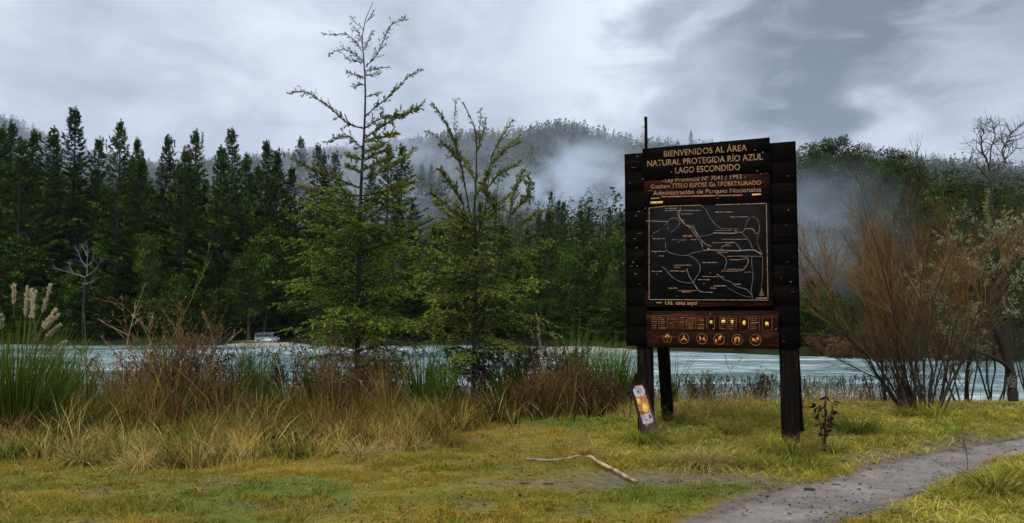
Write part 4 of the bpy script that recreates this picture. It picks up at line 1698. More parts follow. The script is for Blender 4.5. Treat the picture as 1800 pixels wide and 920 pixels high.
# little framed panels with lines of carved text
cells = [(1146, 1158), (1160, 1173), (1176, 1190), (1193, 1206), (1208, 1223), (1226, 1242), (1245, 1256), (1265, 1278), (1280, 1294), (1301, 1316), (1319, 1335), (1340, 1357)]
rsd = np.random.RandomState(9)
for i, (a, b) in enumerate(cells):
    dy = (a - 1146) / 211 * 2.5
    fr = ribbon('carved_panel', [(a, 555 + dy), (b, 555 + dy), (b, 579 + dy), (a, 579 + dy), (a, 555 + dy)], 0.005, P_RING, OP)
    if i < 6 or i in (7, 8, 10):
        for yy in np.arange(558.5, 578, 3.6):
            c = ribbon('carved_line', [(a + 1.5, yy + dy + rsd.uniform(-.5, .5)), (b - 1.5 - rsd.uniform(0, 4), yy + dy + rsd.uniform(-.5, .5))], 0.007, P_RING if rsd.rand() < .7 else P_ORANGE, OP, parent=fr)
for px, py, w, h in ((1250, 566.5, 5, 6), (1271.5, 565.5, 7, 6), (1287, 566, 4, 7), (1308, 568, 5, 8), (1348, 569.5, 6, 7)):
    u, z_ = S(px, py, OP)
    q = 0.0068
    jit = rsd.uniform(-.2, .2, (6, 2)) * q
    pts = np.array([(-w / 2, -h / 2), (w / 2, -h / 2), (w / 2, 0), (w / 2.6, h / 2), (-w / 3, h / 2), (-w / 2, 0)]) * q + jit + (u, z_)
    local_poly('yellow_mark', pts, paint('bright_yellow_paint', (0.80, 0.48, 0.12), 0.7), OP + 0.003)

rsw = np.random.RandomState(17)
for i in range(26):
    px, py = rsw.uniform(1138, 1350), rsw.uniform(262, 350)
    if rsw.rand() < .4:
        px = rsw.choice([rsw.uniform(1104, 1128), rsw.uniform(1362, 1400)])
        py = rsw.uniform(290, 600)
    L_ = rsw.uniform(2, 9)
    front = 1135 < px < 1352
    bar_px('scratch', (px, py), (px + L_, py + rsw.uniform(-.6, .6) - .04 * L_), rsw.uniform(.35, .8), P_GREY if rsw.rand() < .6 else P_RING, (OFF_F + 0.0205) if front else (OFF_B + 0.004))
# nails
for (px, py) in ((1341, 268), (1331, 301), (1165, 319), (1180, 303), (1120, 275), (1118, 380), (1119, 436), (1113, 461), (1120, 468), (1117, 482), (1116, 420), (1390, 496), (1386, 370), (1254, 578), (1248, 552), (1364, 579), (1130, 315), (1327, 264), (1123, 372)):
    off = OFF_B + 0.011 if (px < 1130 or px > 1360) and py < 540 else OFF_F + 0.025
    u, z_ = S(px, py, off)
    mb = MB()
    a = np.linspace(0, 2 * np.pi, 7)[:-1]
    mb.add(np.r_[np.c_[u + 0.0055 * np.cos(a), np.full(6, -off), z_ + 0.0055 * np.sin(a)], [[u, -off - 0.004, z_]]], [[i, (i + 1) % 6, 6] for i in range(6)])
    mb.build('nail', M_NAIL, board)


def post(name, a, b, w, d, mat, parent, seed=0, taper=0.0):
    """squared rough post from a to b (local)"""
    rs = np.random.RandomState(seed)
    a, b = np.array(a, float), np.array(b, float)
    n = 12
    mb = MB()
    V = []
    for i in range(n):
        t = i / (n - 1)
        c = a * (1 - t) + b * t
        ww = w / 2 * (1 - taper * t)
        dd = d / 2 * (1 - taper * t)
        ch = 0.18
        prof = [(-1, -1 + ch), (-1 + ch, -1), (1 - ch, -1), (1, -1 + ch), (1, 1 - ch), (1 - ch, 1), (-1 + ch, 1), (-1, 1 - ch)]
        for (x, y) in prof:
            V.append((c[0] + x * ww + rs.normal(0, 0.0018), c[1] + y * dd + rs.normal(0, 0.0018), c[2]))
    F = []
    for i in range(n - 1):
        for j in range(8):
            p0, p1 = i * 8 + j, i * 8 + (j + 1) % 8
            F.append([p0, p1, p1 + 8, p0 + 8])
    mb.add(V, F)
    mb.F.append(np.array([list(range(8))[::-1]]))
    mb.F.append(np.array([[(n - 1) * 8 + j for j in range(8)]]))
    return mb.build(name, mat, parent)


def uv(px, off):
    return S(px, 620, off)[0]


GL = -0.25
post('post', (uv(1132, -0.03), 0.115, GL), (uv(1131, -0.03), 0.115, 3.55), 0.19, 0.15, M_WOODV, board, 1)
post('post', (uv(1386, -0.03), 0.115, GL), (uv(1385, -0.03), 0.115, 3.55), 0.205, 0.16, M_WOODV, board, 2)
# raking braces behind
u_, _ = S(1160, 610, -0.25)
post('brace', (S(1176, 742, -1.2)[0], 1.25, -0.2), (u_ + 0.0, 0.26, 1.9), 0.15, 0.13, M_WOODV, board, 3)
post('brace', (uv(1404, -1.0) - 0.03, 1.15, -0.2), (uv(1400, -0.2) - 0.10, 0.26, 2.6), 0.15, 0.13, M_WOODV, board, 4)
for zz_ in (1.5, 2.5, 3.4):
    post_ = MB()
    post_.box((0, 0.06, zz_), (BW - 0.25, 0.04, 0.12))
    post_.build('batten', M_WOODV, board)

# thin pole with a small pale board behind the sign
pl = P(1139.5, 600, 11.3)
pole = empty('marker_pole', (pl[0], 11.3, 0), 'thin dark pole with small white board sticking up behind the sign', 'pole')
post('pole', (0, 0, -0.2), (0.0, 0, P(1139, 206, 11.3)[2]), 0.042, 0.042, M_WOODV, pole, 8)
q0, q1 = P(1129.5, 257, 11.3), P(1136.5, 214, 11.3)
mb = MB()
mb.box(((q0[0] + q1[0]) / 2 - pl[0], 0.0, (q0[2] + q1[2]) / 2), (q1[0] - q0[0], 0.012, q1[2] - q0[2]))
mb.build('small_board', noise_mat('weathered_white', [(0.3, (0.30, 0.31, 0.33)), (0.6, (0.55, 0.56, 0.58))], 9, 4, 0.7, 0.1), pole)
for z_ in (P(0, 223, 11.3)[2], P(0, 250, 11.3)[2]):
    mb = MB()
    mb.box((-0.03, 0, z_), (0.07, 0.02, 0.012))
    mb.build('bracket', M_NAIL, pole)

# stickered board leaning on the left post
def leaning_board():
    yd = 9.98
    A, B = P(1116, 660, yd + 0.15), P(1146, 768, yd)
    e = empty('leaning_plank', (B[0], yd, 0), 'brown plank offcut with white and yellow sticker propped against the left post', 'plank')
    ax = unit(A - B)
    side = unit(np.cross(ax, [0, 1, 0]))
    nr_ = unit(np.cross(side, ax))
    if nr_[1] > 0:
        nr_ = -nr_
    L = np.linalg.norm(A - B)
    w = 0.098
    o = B - np.array([B[0], yd, 0])
    base = [(-w, 0.05), (w, 0.0), (w, L * 0.86), (w * 0.2, L * 1.04), (-w, L * 0.84)] if side[0] > 0 else [(w, 0.05), (-w, 0.0), (-w, L * 0.86), (-w * 0.2, L * 1.04), (w, L * 0.84)]
    mb = MB()
    n = len(base)
    fr = [o + side * a + ax * b for a, b in base]
    bk = [p_ - nr_ * 0.028 for p_ in fr]
    mb.add(fr + bk, [[i, (i + 1) % n, n + (i + 1) % n, n + i] for i in range(n)])
    mb.F.append(np.array([list(range(n))]))
    mb.F.append(np.array([list(range(n, 2 * n))[::-1]]))
    mb.build('plank', noise_mat('brown_offcut_wood', [(0.3, (0.008, 0.004, 0.003)), (0.7, (0.042, 0.020, 0.011))], 5, 7, 0.6, 0.3, (6, 6, 1)), e)
    sgn = 1 if side[0] > 0 else -1

    def blob(name, c, ra, rb, mat, lift, n=14, sq=2.6, parent=e, seed=0):
        rs = np.random.RandomState(seed)
        a = np.linspace(0, 2 * np.pi, n + 1)[:-1]
        x = np.sign(np.cos(a)) * np.abs(np.cos(a)) ** (2 / sq) * ra * (1 + rs.normal(0, 0.04, n))
        y = np.sign(np.sin(a)) * np.abs(np.sin(a)) ** (2 / sq) * rb * (1 + rs.normal(0, 0.04, n))
        mb = MB()
        mb.add([o + side * sgn * (c[0] + q) + ax * (c[1] + r) + nr_ * lift for q, r in zip(x, y)], [list(range(n))])
        return mb.build(name, mat, parent)
    wht = noise_mat('white_vinyl', [(0.35, (0.22, 0.20, 0.23)), (0.55, (0.40, 0.37, 0.40))], 14, 3, 0.4, 0)
    st_ = blob('sticker', (0, 0.40), 0.066, 0.245, noise_mat('orange_vinyl', [(0.40, (0.30, 0.10, 0.03)), (0.5, (0.50, 0.20, 0.05)), (0.6, (0.10, 0.05, 0.03))], 16, 3, 0.4, 0), 0.003, sq=5)
    blob('sticker_patch', (-0.004, 0.57), 0.070, 0.068, wht, 0.005, parent=st_, seed=1)
    blob('sticker_patch', (0.004, 0.22), 0.070, 0.060, wht, 0.005, sq=5, parent=st_, seed=2)
    yel = noise_mat('yellow_vinyl', [(0.35, (0.50, 0.33, 0.04)), (0.6, (0.75, 0.52, 0.08))], 14, 3, 0.4, 0)
    blob('sticker_patch', (0.015, 0.36), 0.030, 0.060, yel, 0.006, parent=st_, seed=3)
    blob('sticker_patch', (-0.040, 0.45), 0.020, 0.034, yel, 0.006, parent=st_, seed=4)
    drk = noise_mat('dark_print', [(0.35, (0.02, 0.015, 0.02)), (0.6, (0.05, 0.03, 0.04))], 14, 3, 0.4, 0)
    blob('sticker_print', (-0.018, 0.565), 0.014, 0.012, drk, 0.008, 8, 2, st_, 5)
    blob('sticker_print', (0.022, 0.585), 0.010, 0.010, noise_mat('pink_print', [(0.35, (0.45, 0.12, 0.16)), (0.6, (0.6, 0.2, 0.25))], 14, 3, 0.4, 0), 0.008, 8, 2, st_, 6)
    blob('sticker_print', (-0.012, 0.21), 0.020, 0.007, drk, 0.008, 8, 2, st_, 7)
    blob('sticker_print', (0.045, 0.24), 0.012, 0.03, drk, 0.008, 8, 2, st_, 8)


leaning_board()

# the fallen stick
def stick():
    pts = [(925, 813), (946, 815), (968, 816), (985, 815), (1000, 813.5), (1014, 812), (1028, 814), (1040, 815), (1047, 819), (1062, 825), (1080, 832), (1098, 841), (1109, 846), (1119, 849)]
    w = np.array([G(*p_) for p_ in pts])
    w[:, 2] = height_near(w[:, 0], w[:, 1]) + 0.03 + np.array([0, .01, .01, .015, .02, .04, .035, .05, .03, .02, .015, .01, 0, 0])
    c = w.mean(0)
    e = empty('fallen_stick', (c[0], c[1], 0), 'long crooked peeled stick lying on the grass in front of the sign', 'stick')
    q = smooth(w - [c[0], c[1], 0], 2)
    n = len(q)
    rad = np.interp(np.linspace(0, 1, n), [0, .28, .30, .45, .5, .62, .66, 1], [.013, .014, .008, .009, .016, .017, .019, .015]) * (1 + 0.12 * vnoise(np.arange(n) * 0.7, np.zeros(n), 3))
    mt = noise_mat('peeled_stick_bark', [(0.36, (0.10, 0.055, 0.03)), (0.46, (0.24, 0.14, 0.075)), (0.62, (0.46, 0.30, 0.17))], 7, 5, 0.6, 0.3)
    k = int(n * 0.29)
    mb = MB()
    mb.tubes(q[:k + 1], rad[:k + 1], 8)
    mb.build('thin_end', noise_mat('dark_stick_bark', [(0.36, (0.10, 0.07, 0.05)), (0.6, (0.26, 0.19, 0.14))], 9, 5, 0.7, 0.3), e, smooth=True)
    mb = MB()
    mb.tubes(q[k:], rad[k:], 8)
    mb.build('thick_end', mt, e, smooth=True)
    t0 = q[int(n * .42)]
    mb = MB()
    mb.tubes([t0, t0 + [-0.03, 0.02, 0.02], t0 + [-0.07, 0.03, 0.045]], [.005, .004, .002], 5)
    mb.build('side_twig', mt, e)


stick()


# ------------------------------------------------------------------ saplings
def interp_poly(pts, n):
    return resample(np.asarray(pts, float), n)


def sapling(name, base, trunks, traced, low, label, cat, seed, rbase=0.045):
    """trunks: lists of world points; traced: (world polyline, leafiness); low: (zmin, zmax, n, radius fn)"""
    rs = np.random.RandomState(seed)
    base = np.array(base, float)
    e = empty(name, base, label, cat)
    barkc = (0.022, 0.018, 0.014)
    mainp = None
    for i, (tp, r0, r1) in enumerate(trunks):
        q = interp_poly(smooth(np.array(tp) - base, 2), 22)
        mb = MB()
        mb.tubes(q, np.linspace(r0, r1, 22), 7, barkc)
        mb.build('trunk' if i == 0 else 'leader', M_TWIG, e, smooth=True)
        if i == 0:
            mainp = q
    tw = MB()
    lf = MB()

    def dress(pl, n_side, leaf, size, tip_up, col0, col1, flat=1.0, tl=0.30, bare_end=0.0, lmul=1.0):
        """side twigs in a flat fan along the branch polyline, with small leaves"""
        L = np.linalg.norm(np.diff(pl, axis=0), axis=1).sum()
        n = len(pl)
        tt = np.linspace(0.10, 1.0, n_side) + rs.normal(0, 0.02, n_side)
        tt = np.clip(tt, 0.05, 1)
        idx = tt * (n - 1)
        i0 = np.minimum(idx.astype(int), n - 2)
        fr = (idx - i0)[:, None]
        a = pl[i0] * (1 - fr) + pl[i0 + 1] * fr
        tg = unit(pl[i0 + 1] - pl[i0])
        sgn = np.where(np.arange(n_side) % 2 == 0, 1, -1)[:, None]
        lat = unit(np.cross(tg, [0, 0, 1.0]))
        rot = rs.normal(0, 0.5 / flat, n_side)[:, None]
        lat = lat * np.cos(rot) + np.array([0, 0, 1.0]) * np.sin(rot)
        d = unit(tg * rs.uniform(0.55, 1.1, n_side)[:, None] + lat * sgn * 0.9)
        tlen = tl * (1.12 - tt * 0.75) * rs.uniform(0.6, 1.25, n_side)
        k = np.linspace(0, 1, 4)
        p2 = a[:, None] + d[:, None] * (tlen[:, None] * k)[:, :, None]
        p2[:, :, 2] += (tip_up * tlen[:, None] * k ** 2)
        tw.tubes(p2, np.array([0.0042, 0.0032, 0.0024, 0.0014])[None], 3, (0.030, 0.022, 0.016), cap=False)
        if leaf <= 0:
            return
        m = int(np.ceil(leaf))
        q = np.repeat(np.arange(n_side), m)
        w = rs.rand(len(q)) ** 0.8
        keep = rs.rand(len(q)) < (leaf / m) * np.where(tt[q] > 1 - bare_end, 0.35, 1)
        q, w = q[keep], w[keep]
        j = np.minimum((w * 3).astype(int), 2)
        f2 = (w * 3 - j)[:, None]
        c = p2[q, j] * (1 - f2) + p2[q, j + 1] * f2
        dd = d[q] + lat[q] * rs.normal(0, 0.8, len(q))[:, None] + rs.normal(0, 0.25, (len(q), 3))
        nn = np.array([0, 0, 1.0]) + rs.normal(0, 0.45, (len(q), 3))
        ln = size * rs.uniform(0.6, 1.35, len(q))
        cc = np.clip(0.5 * tt[q] + 0.5 * w + rs.normal(0, 0.18, len(q)), 0, 1.15)
        lf.leaves(c, dd, nn, ln * 1.15, ln * 0.36, lerp(col0, col1, cc))
        # leaves hugging the branch itself
        nb2 = int(n_side * leaf * 0.35)
        t3 = rs.rand(nb2) * (n - 1)
        i3 = np.minimum(t3.astype(int), n - 2)
        c3 = pl[i3] * (1 - (t3 - i3)[:, None]) + pl[i3 + 1] * (t3 - i3)[:, None]
        lf.leaves(c3, unit(pl[i3 + 1] - pl[i3]) + rs.normal(0, 0.7, (nb2, 3)), np.array([0, 0, 1.0]) + rs.normal(0, 0.5, (nb2, 3)), size, size * 0.45, lerp(col0, col1, rs.rand(nb2)))

    for (pl, leaf, side, tl, r0, bare) in traced:
        q = interp_poly(smooth(np.array(pl) - base, 2), 14)
        q += np.cumsum(rs.normal(0, 0.004, q.shape), 0)
        tw.tubes(q, np.linspace(r0, 0.003, 14), 5, barkc, cap=False)
        L = np.linalg.norm(np.diff(q, axis=0), axis=1).sum()
        dress(q, max(6, int(L * side)), leaf * 2.4, 0.050, 0.25, (0.050, 0.065, 0.014), (0.22, 0.23, 0.045), 0.8, tl, bare)
    # lower flat sprays
    zmin, zmax, n, rad, cA, cB = low
    zs = zmin + (zmax - zmin) * (np.arange(n) + rs.rand(n)) / n
    for z_ in zs:
        az = rs.rand() * 6.283
        f = (z_ - zmin) / (zmax - zmin)
        L = rad(f) * rs.uniform(0.6, 1.12)
        o = np.array([np.interp(z_, mainp[:, 2], mainp[:, 0]), np.interp(z_, mainp[:, 2], mainp[:, 1]), z_])
        out = np.array([math.cos(az), math.sin(az), 0])
        t = np.linspace(0, 1, 10)
        el = rs.uniform(0.0, 0.40) + 0.35 * f ** 2
        q = o + out * (L * t)[:, None]
        q[:, 2] += L * (el * t - (0.26 - 0.2 * f) * t ** 2)
        q += np.cumsum(rs.normal(0, 0.010, q.shape), 0)
        tw.tubes(q, np.linspace(0.011, 0.0025, 10), 4, barkc, cap=False)
        dress(q, max(8, int(L * 24)), 16, 0.042, -0.28, cA, cB, 1.4, 0.40 * (0.6 + 0.4 * L), 0)
    b = tw.build('branchwork', M_TWIG, e)
    f_ = lf.build('foliage', M_LEAF, e)
    return e


def wp(lst, Y, dy=0.0):
    """photograph points at depth Y drifting dy metres towards/away along the list"""
    n = len(lst)
    return [P(px, py, Y + dy * i / max(1, n - 1)) for i, (px, py) in enumerate(lst)]


Y1 = 13.0
b1_ = P(626, 712, Y1)
b1_[2] = float(height(b1_[0], Y1)) - 0.05
T1 = [tuple(b1_)] + wp([(628, 640), (630, 520), (632, 400), (636, 300), (640, 243), (643, 161), (640, 104), (635, 70), (640, 45), (645, 22), (656, 4)], Y1)
tr1 = [
    # points, depth drift, leaf, side twigs per m, twig length, base radius, bare
    ([(639, 226), (620, 221), (602, 212), (580, 190), (563, 176), (545, 163), (530, 160), (508, 165)], -0.5, 6, 24, .15, .012, .45),
    ([(642, 206), (655, 192), (667, 185), (683, 172), (697, 160), (708, 146), (719, 135), (742, 124)], 0.5, 5, 24, .13, .010, .5),
    ([(643, 117), (658, 104), (668, 85), (676, 66), (686, 46), (700, 40), (715, 38)], -0.3, 2.0, 26, .16, .008, .7),
    ([(636, 90), (628, 78), (619, 66), (605, 60), (588, 63), (568, 61)], -0.4, 2.0, 26, .14, .007, .7),
    ([(639, 110), (628, 98), (615, 88), (600, 85), (588, 88), (577, 95)], 0.4, 2.5, 26, .12, .007, .6),
    ([(641, 243), (658, 232), (676, 219), (697, 210), (718, 200), (741, 186)], 0.7, 8, 26, .18, .013, .2),
    ([(641, 226), (655, 214), (676, 206), (705, 203), (725, 198), (738, 190)], -0.6, 7, 26, .16, .011, .3),
    ([(638, 262), (622, 246), (608, 236), (590, 244), (573, 250)], -0.3, 7, 26, .15, .009, .2),
    ([(641, 250), (660, 245), (680, 240), (700, 236)], -0.9, 8, 28, .16, .010, .1),
    ([(641, 270), (652, 262), (664, 256), (676, 252)], 0.8, 8, 28, .14, .008, .1),
    ([(636, 285), (650, 276), (665, 268), (690, 266)], 0.9, 8, 26, .14, .008, .1),
    ([(634, 332), (612, 322), (589, 313), (565, 303), (541, 293), (526, 284), (513, 274)], -0.6, 8, 26, .19, .012, .15),
    ([(633, 345), (606, 340), (580, 334), (550, 331), (523, 324)], 0.6, 8, 25, .17, .011, .1),
    ([(638, 316), (660, 308), (684, 298), (705, 284), (722, 272), (729, 260)], 0.6, 8, 26, .17, .011, .2),
    ([(636, 345), (660, 339), (680, 334), (705, 328), (725, 316)], -0.7, 9, 27, .20, .012, .05),
    ([(636, 350), (662, 352), (689, 363), (710, 368), (728, 370)], 0.4, 6, 24, .14, .009, .1),
    ([(638, 300), (655, 292), (668, 285), (690, 278)], -1.0, 8, 26, .15, .009, .1),
    ([(634, 305), (622, 296), (612, 290)], -0.6, 7, 28, .14, .007, .1),
    ([(636, 280), (622, 278), (608, 270)], 0.7, 6, 28, .12, .007, .1),
    ([(643, 170), (652, 167), (663, 164), (672, 163)], 0.1, 3, 28, .08, .005, .2),
    ([(641, 138), (632, 133), (620, 130), (610, 128)], 0.2, 2.5, 30, .09, .005, .3),
    ([(642, 150), (634, 147), (625, 150), (618, 149)], -0.2, 3, 30, .09, .005, .3),
    ([(642, 125), (656, 122), (670, 120), (686, 119)], 0.2, 2.5, 30, .08, .005, .3),
    ([(642, 133), (654, 131), (668, 129)], -0.2, 2.5, 30, .07, .005, .3),
    ([(640, 112), (630, 106), (618, 104), (606, 102)], -0.3, 2, 30, .09, .005, .4),
    ([(638, 92), (645, 80), (650, 66), (655, 58)], 0.2, 1.5, 30, .10, .004, .5),
    ([(636, 75), (630, 62), (624, 52), (618, 50)], 0.2, 1.5, 30, .09, .004, .5),
    ([(639, 50), (630, 42), (622, 34), (616, 26)], -0.2, 1.2, 30, .09, .004, .6),
    ([(642, 40), (648, 32), (652, 24), (655, 18)], 0.1, 1.2, 30, .08, .004, .6),
    ([(634, 398), (665, 408), (695, 418), (720, 405), (741, 392), (758, 379)], 0.9, 8, 24, .17, .010, .3),
    ([(632, 395), (600, 380), (560, 372), (520, 352)], 0.8, 8, 25, .22, .010, .1),
    ([(632, 420), (595, 412), (550, 398), (505, 372)], -0.7, 9, 25, .26, .011, .1),
]
sap1 = sapling('sapling_tree', b1_, [(T1, .050, .004)], [(wp(a, Y1, dy), lf_, sd_, tl, r0, ba) for a, dy, lf_, sd_, tl, r0, ba in tr1],
               (0.42, 3.35, 84, lambda f: 1.38 * (1 - 0.42 * f ** 2.2) * (0.52 + 0.48 * min(1, f / 0.32)), (0.024, 0.050, 0.008), (0.23, 0.31, 0.034)),
               'tallest sapling, sparse upper branches and bright green feathery lower boughs', 'sapling tree', 21)

Y2 = 12.4
b2_ = P(833, 730, Y2)
b2_[2] = float(height(b2_[0], Y2)) - 0.05
T2 = [tuple(b2_)] + wp([(832, 640), (836, 540), (838, 460), (836, 400), (833, 372), (837, 320), (838, 262), (836, 225), (826, 205), (815, 180)], Y2)
LEAD = [
    (wp([(833, 400), (826, 375), (818, 330), (812, 296), (803, 258), (795, 236), (780, 206), (764, 186)], Y2, -0.3), .014, .003),
    (wp([(835, 420), (848, 390), (856, 350), (860, 300), (866, 270), (884, 235), (897, 205)], Y2, 0.4), .012, .003),
    (wp([(840, 560), (862, 510), (878, 470), (890, 410), (898, 370), (906, 330), (921, 300)], Y2, 0.5), .016, .003),
    (wp([(836, 600), (850, 560), (862, 500), (868, 440), (872, 380), (874, 330), (880, 300)], Y2, -0.5), .015, .003),
]
tr2 = [
    ([(818, 330), (812, 296), (803, 258), (795, 236), (780, 206), (764, 186)], -0.2, 6, 30, .14, .006, .4),
    ([(803, 258), (800, 230), (799, 205), (800, 176)], 0.2, 1.5, 34, .10, .005, .8),
    ([(837, 262), (836, 225), (826, 205), (815, 180)], 0.1, 1.5, 34, .10, .005, .8),
    ([(837, 250), (843, 226), (846, 210), (845, 190)], 0.1, 1.5, 34, .09, .004, .8),
    ([(838, 270), (846, 250), (854, 228), (856, 208)], -0.1, 3, 32, .09, .004, .5),
    ([(812, 290), (795, 268), (778, 250), (760, 236), (752, 232)], -0.4, 5, 30, .11, .006, .4),
    ([(815, 361), (798, 335), (784, 313), (775, 302), (766, 296)], -0.4, 8, 28, .15, .007, .2),
    ([(828, 395), (805, 375), (780, 355), (758, 338)], -0.5, 9, 28, .18, .008, .1),
    ([(860, 300), (870, 278), (885, 262), (898, 248), (912, 236)], 0.3, 4, 30, .13, .006, .5),
    ([(866, 270), (884, 235), (893, 222), (902, 207)], 0.3, 3, 32, .12, .005, .6),
    ([(862, 290), (880, 270), (895, 256), (914, 250)], -0.3, 4, 30, .10, .005, .4),
    ([(858, 330), (878, 305), (898, 296), (915, 285)], 0.4, 9, 28, .16, .007, .2),
    ([(898, 370), (906, 330), (921, 300)], 0.2, 8, 30, .15, .006, .2),
    ([(895, 380), (915, 360), (930, 335), (925, 310)], -0.3, 9, 30, .14, .006, .1),
    ([(890, 410), (915, 395), (935, 380), (950, 372), (964, 369)], 0.4, 7, 28, .14, .007, .2),
    ([(872, 370), (858, 345), (845, 330)], -0.5, 9, 28, .13, .006, .1),
    ([(838, 320), (825, 300), (815, 278)], 0.5, 7, 28, .12, .006, .1),
    ([(837, 345), (852, 325), (862, 300)], -0.6, 8, 28, .12, .006, .1),
    ([(836, 410), (812, 390), (785, 378), (762, 352)], 0.5, 8, 28, .18, .008, .1),
]
sap2 = sapling('sapling_tree', b2_, [(T2, .040, .003)] + LEAD, [(wp(a, Y2, dy), lf_, sd_, tl, r0, ba) for a, dy, lf_, sd_, tl, r0, ba in tr2],
               (0.5, 3.0, 62, lambda f: 1.25 * (1 - 0.45 * f ** 2.0) * (0.50 + 0.50 * min(1, f / 0.30)), (0.028, 0.048, 0.008), (0.24, 0.29, 0.036)),
               'shorter sapling with several forked leaders and yellow green leaves, midway between tall sapling and sign', 'sapling tree', 33)
sap1['group'] = sap2['group'] = 'young trees on the near bank'


# ------------------------------------------------------------------ grass and herbs
def blades(mb, x, y, h, w, lean, c0, c1, rs, seg=3, curl=0.6, z=None, az=None):
    """grass blades; lean = horizontal reach over height"""
    n = len(x)
    z = (height_near(x, y) if z is None else z) - 0.01
    az = rs.rand(n) * 6.283 if az is None else az
    d = np.stack([np.cos(az), np.sin(az)], 1)
    faz = rs.rand(n) * 3.1416
    s = np.stack([np.cos(faz), np.sin(faz)], 1)
    t = np.linspace(0, 1, seg + 1)
    V, C_ = [], []
    dr = curl * lean
    for i, ti in enumerate(t):
        hor = lean * h * ti ** 1.7
        up = h * (ti - dr * 0.5 * ti ** 3 * np.clip(lean, 0, 1.6))
        cx = x + d[:, 0] * hor
        cy = y + d[:, 1] * hor
        cz = z + up
        ww = w * (1 - ti ** 1.6) * 0.5 + 0.0003
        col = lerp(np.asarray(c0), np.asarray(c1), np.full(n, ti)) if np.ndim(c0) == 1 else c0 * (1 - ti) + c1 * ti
        if i < seg:
            V.append(np.stack([cx - s[:, 0] * ww, cy - s[:, 1] * ww, cz], 1))
            V.append(np.stack([cx + s[:, 0] * ww, cy + s[:, 1] * ww, cz], 1))
            C_ += [col, col]
        else:
            V.append(np.stack([cx, cy, cz], 1))
            C_.append(col)
    k = 2 * seg + 1
    V = np.stack(V, 1).reshape(-1, 3)
    C_ = np.stack(C_, 1).reshape(-1, 3)
    b = np.arange(n)[:, None] * k
    n0 = mb.n
    mb.V.append(V)
    mb.K.append(C_)
    mb.n += len(V)
    for i in range(seg - 1):
        mb.F.append(b + np.array([[2 * i, 2 * i + 1, 2 * i + 3, 2 * i + 2]]) + n0)
    mb.F.append(b + np.array([[2 * seg - 2, 2 * seg - 1, 2 * seg]]) + n0)


def in_view(x, y, m=0.08):
    return np.abs(x) < (W0 / 2 / F0 + m) * y


def seed_points(rs, n, y0, y1, power=1.0):
    y = y0 + (y1 - y0) * rs.rand(n) ** power
    x = rs.uniform(-1, 1, n) * (W0 / 2 / F0 + 0.12) * y
    return x, y


def px_of(x, y):
    return 900 + x / y * F0


def front_edge(x, y):
    """distance (y) where the tall growth begins, for each column of the picture"""
    px = px_of(x, y)
    py = np.interp(px, [-100, 0, 200, 330, 480, 600, 720, 830, 950, 1050, 1150, 1300, 1450, 1900], [800, 800, 815, 830, 812, 805, 790, 768, 755, 752, 760, 745, 735, 690])
    return EYE * F0 / (py - HORIZON) + (fbm(x * 1.1, x * 0 + 2, 71) - 0.5) * 1.1


# lawn: short mossy turf
rs = np.random.RandomState(101)
x, y = seed_points(rs, 265000, 4.6, 12.0, 1.0)
bm_ = bare_mask(x, y)
_, pe = path_rel(x, y)
keep = (rs.rand(len(x)) > np.clip(bm_ * 1.05, 0, 1)) & (pe > -0.10) & (y < front_edge(x, y) + 1.2)
x, y, bm_ = x[keep], y[keep], bm_[keep]
n = len(x)
na, nb2 = fbm(x * 0.9, y * 1.3, 41), fbm(x * 0.5 + 4, y * 0.8, 43)
tuft = fbm(x * 3.5, y * 3.5, 81, 3)
h = (0.020 + 0.045 * sstep(0.40, 0.75, tuft)) * rs.uniform(0.6, 1.5, n) * (1 - 0.5 * bm_)
h *= 1 + 0.5 * sstep(7.5, 9.5, y)
g0 = lerp(GREEN * 0.9, MOSS, sstep(0.30, 0.58, na + rs.normal(0, 0.07, n)))
mixg = sstep(0.46, 0.68, nb2 + rs.normal(0, 0.06, n))[:, None]
g0 = g0 * (1 - mixg) + GOLD * mixg
straw = (rs.rand(n) < 0.10)[:, None]
g0 = np.where(straw, np.array([0.45, 0.32, 0.11]), g0)
g0 = g0 * rs.uniform(0.7, 1.3, (n, 1))
mb = MB()
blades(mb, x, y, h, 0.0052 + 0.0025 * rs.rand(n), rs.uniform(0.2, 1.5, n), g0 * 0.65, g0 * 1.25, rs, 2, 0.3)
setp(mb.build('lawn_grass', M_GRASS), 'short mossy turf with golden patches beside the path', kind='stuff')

def lawn_weeds():
    rs = np.random.RandomState(131)
    mb = MB()
    x, y = seed_points(rs, 1500, 4.7, 10.5, 1.0)
    k = (bare_mask(x, y) < .5) & (path_rel(x, y)[1] > .1) & (fbm(x * .8, y * .8, 133) > .42)
    x, y = x[k], y[k]
    q = np.repeat(np.arange(len(x)), 14)
    r_ = rs.uniform(.02, .09, len(q))
    a = rs.rand(len(q)) * 6.283
    c = np.c_[x[q] + r_ * np.cos(a), y[q] + r_ * np.sin(a), height_near(x[q], y[q]) + rs.uniform(.015, .05, len(q))]
    col = lerp((0.05, 0.085, 0.010), (0.20, 0.24, 0.025), rs.rand(len(q)))
    col = np.where((rs.rand(len(x)) < .35)[q][:, None], col * [1.3, .6, .7], col)
    mb.leaves(c, np.c_[np.cos(a), np.sin(a), rs.uniform(0, .8, len(q))], np.array([0, 0, 1.]) + rs.normal(0, .3, (len(q), 3)), rs.uniform(.02, .05, len(q)), rs.uniform(.010, .022, len(q)), col)
    setp(mb.build('lawn_weeds', M_GRASS), 'small broad leaved weeds scattered in the turf', kind='stuff')


lawn_weeds()

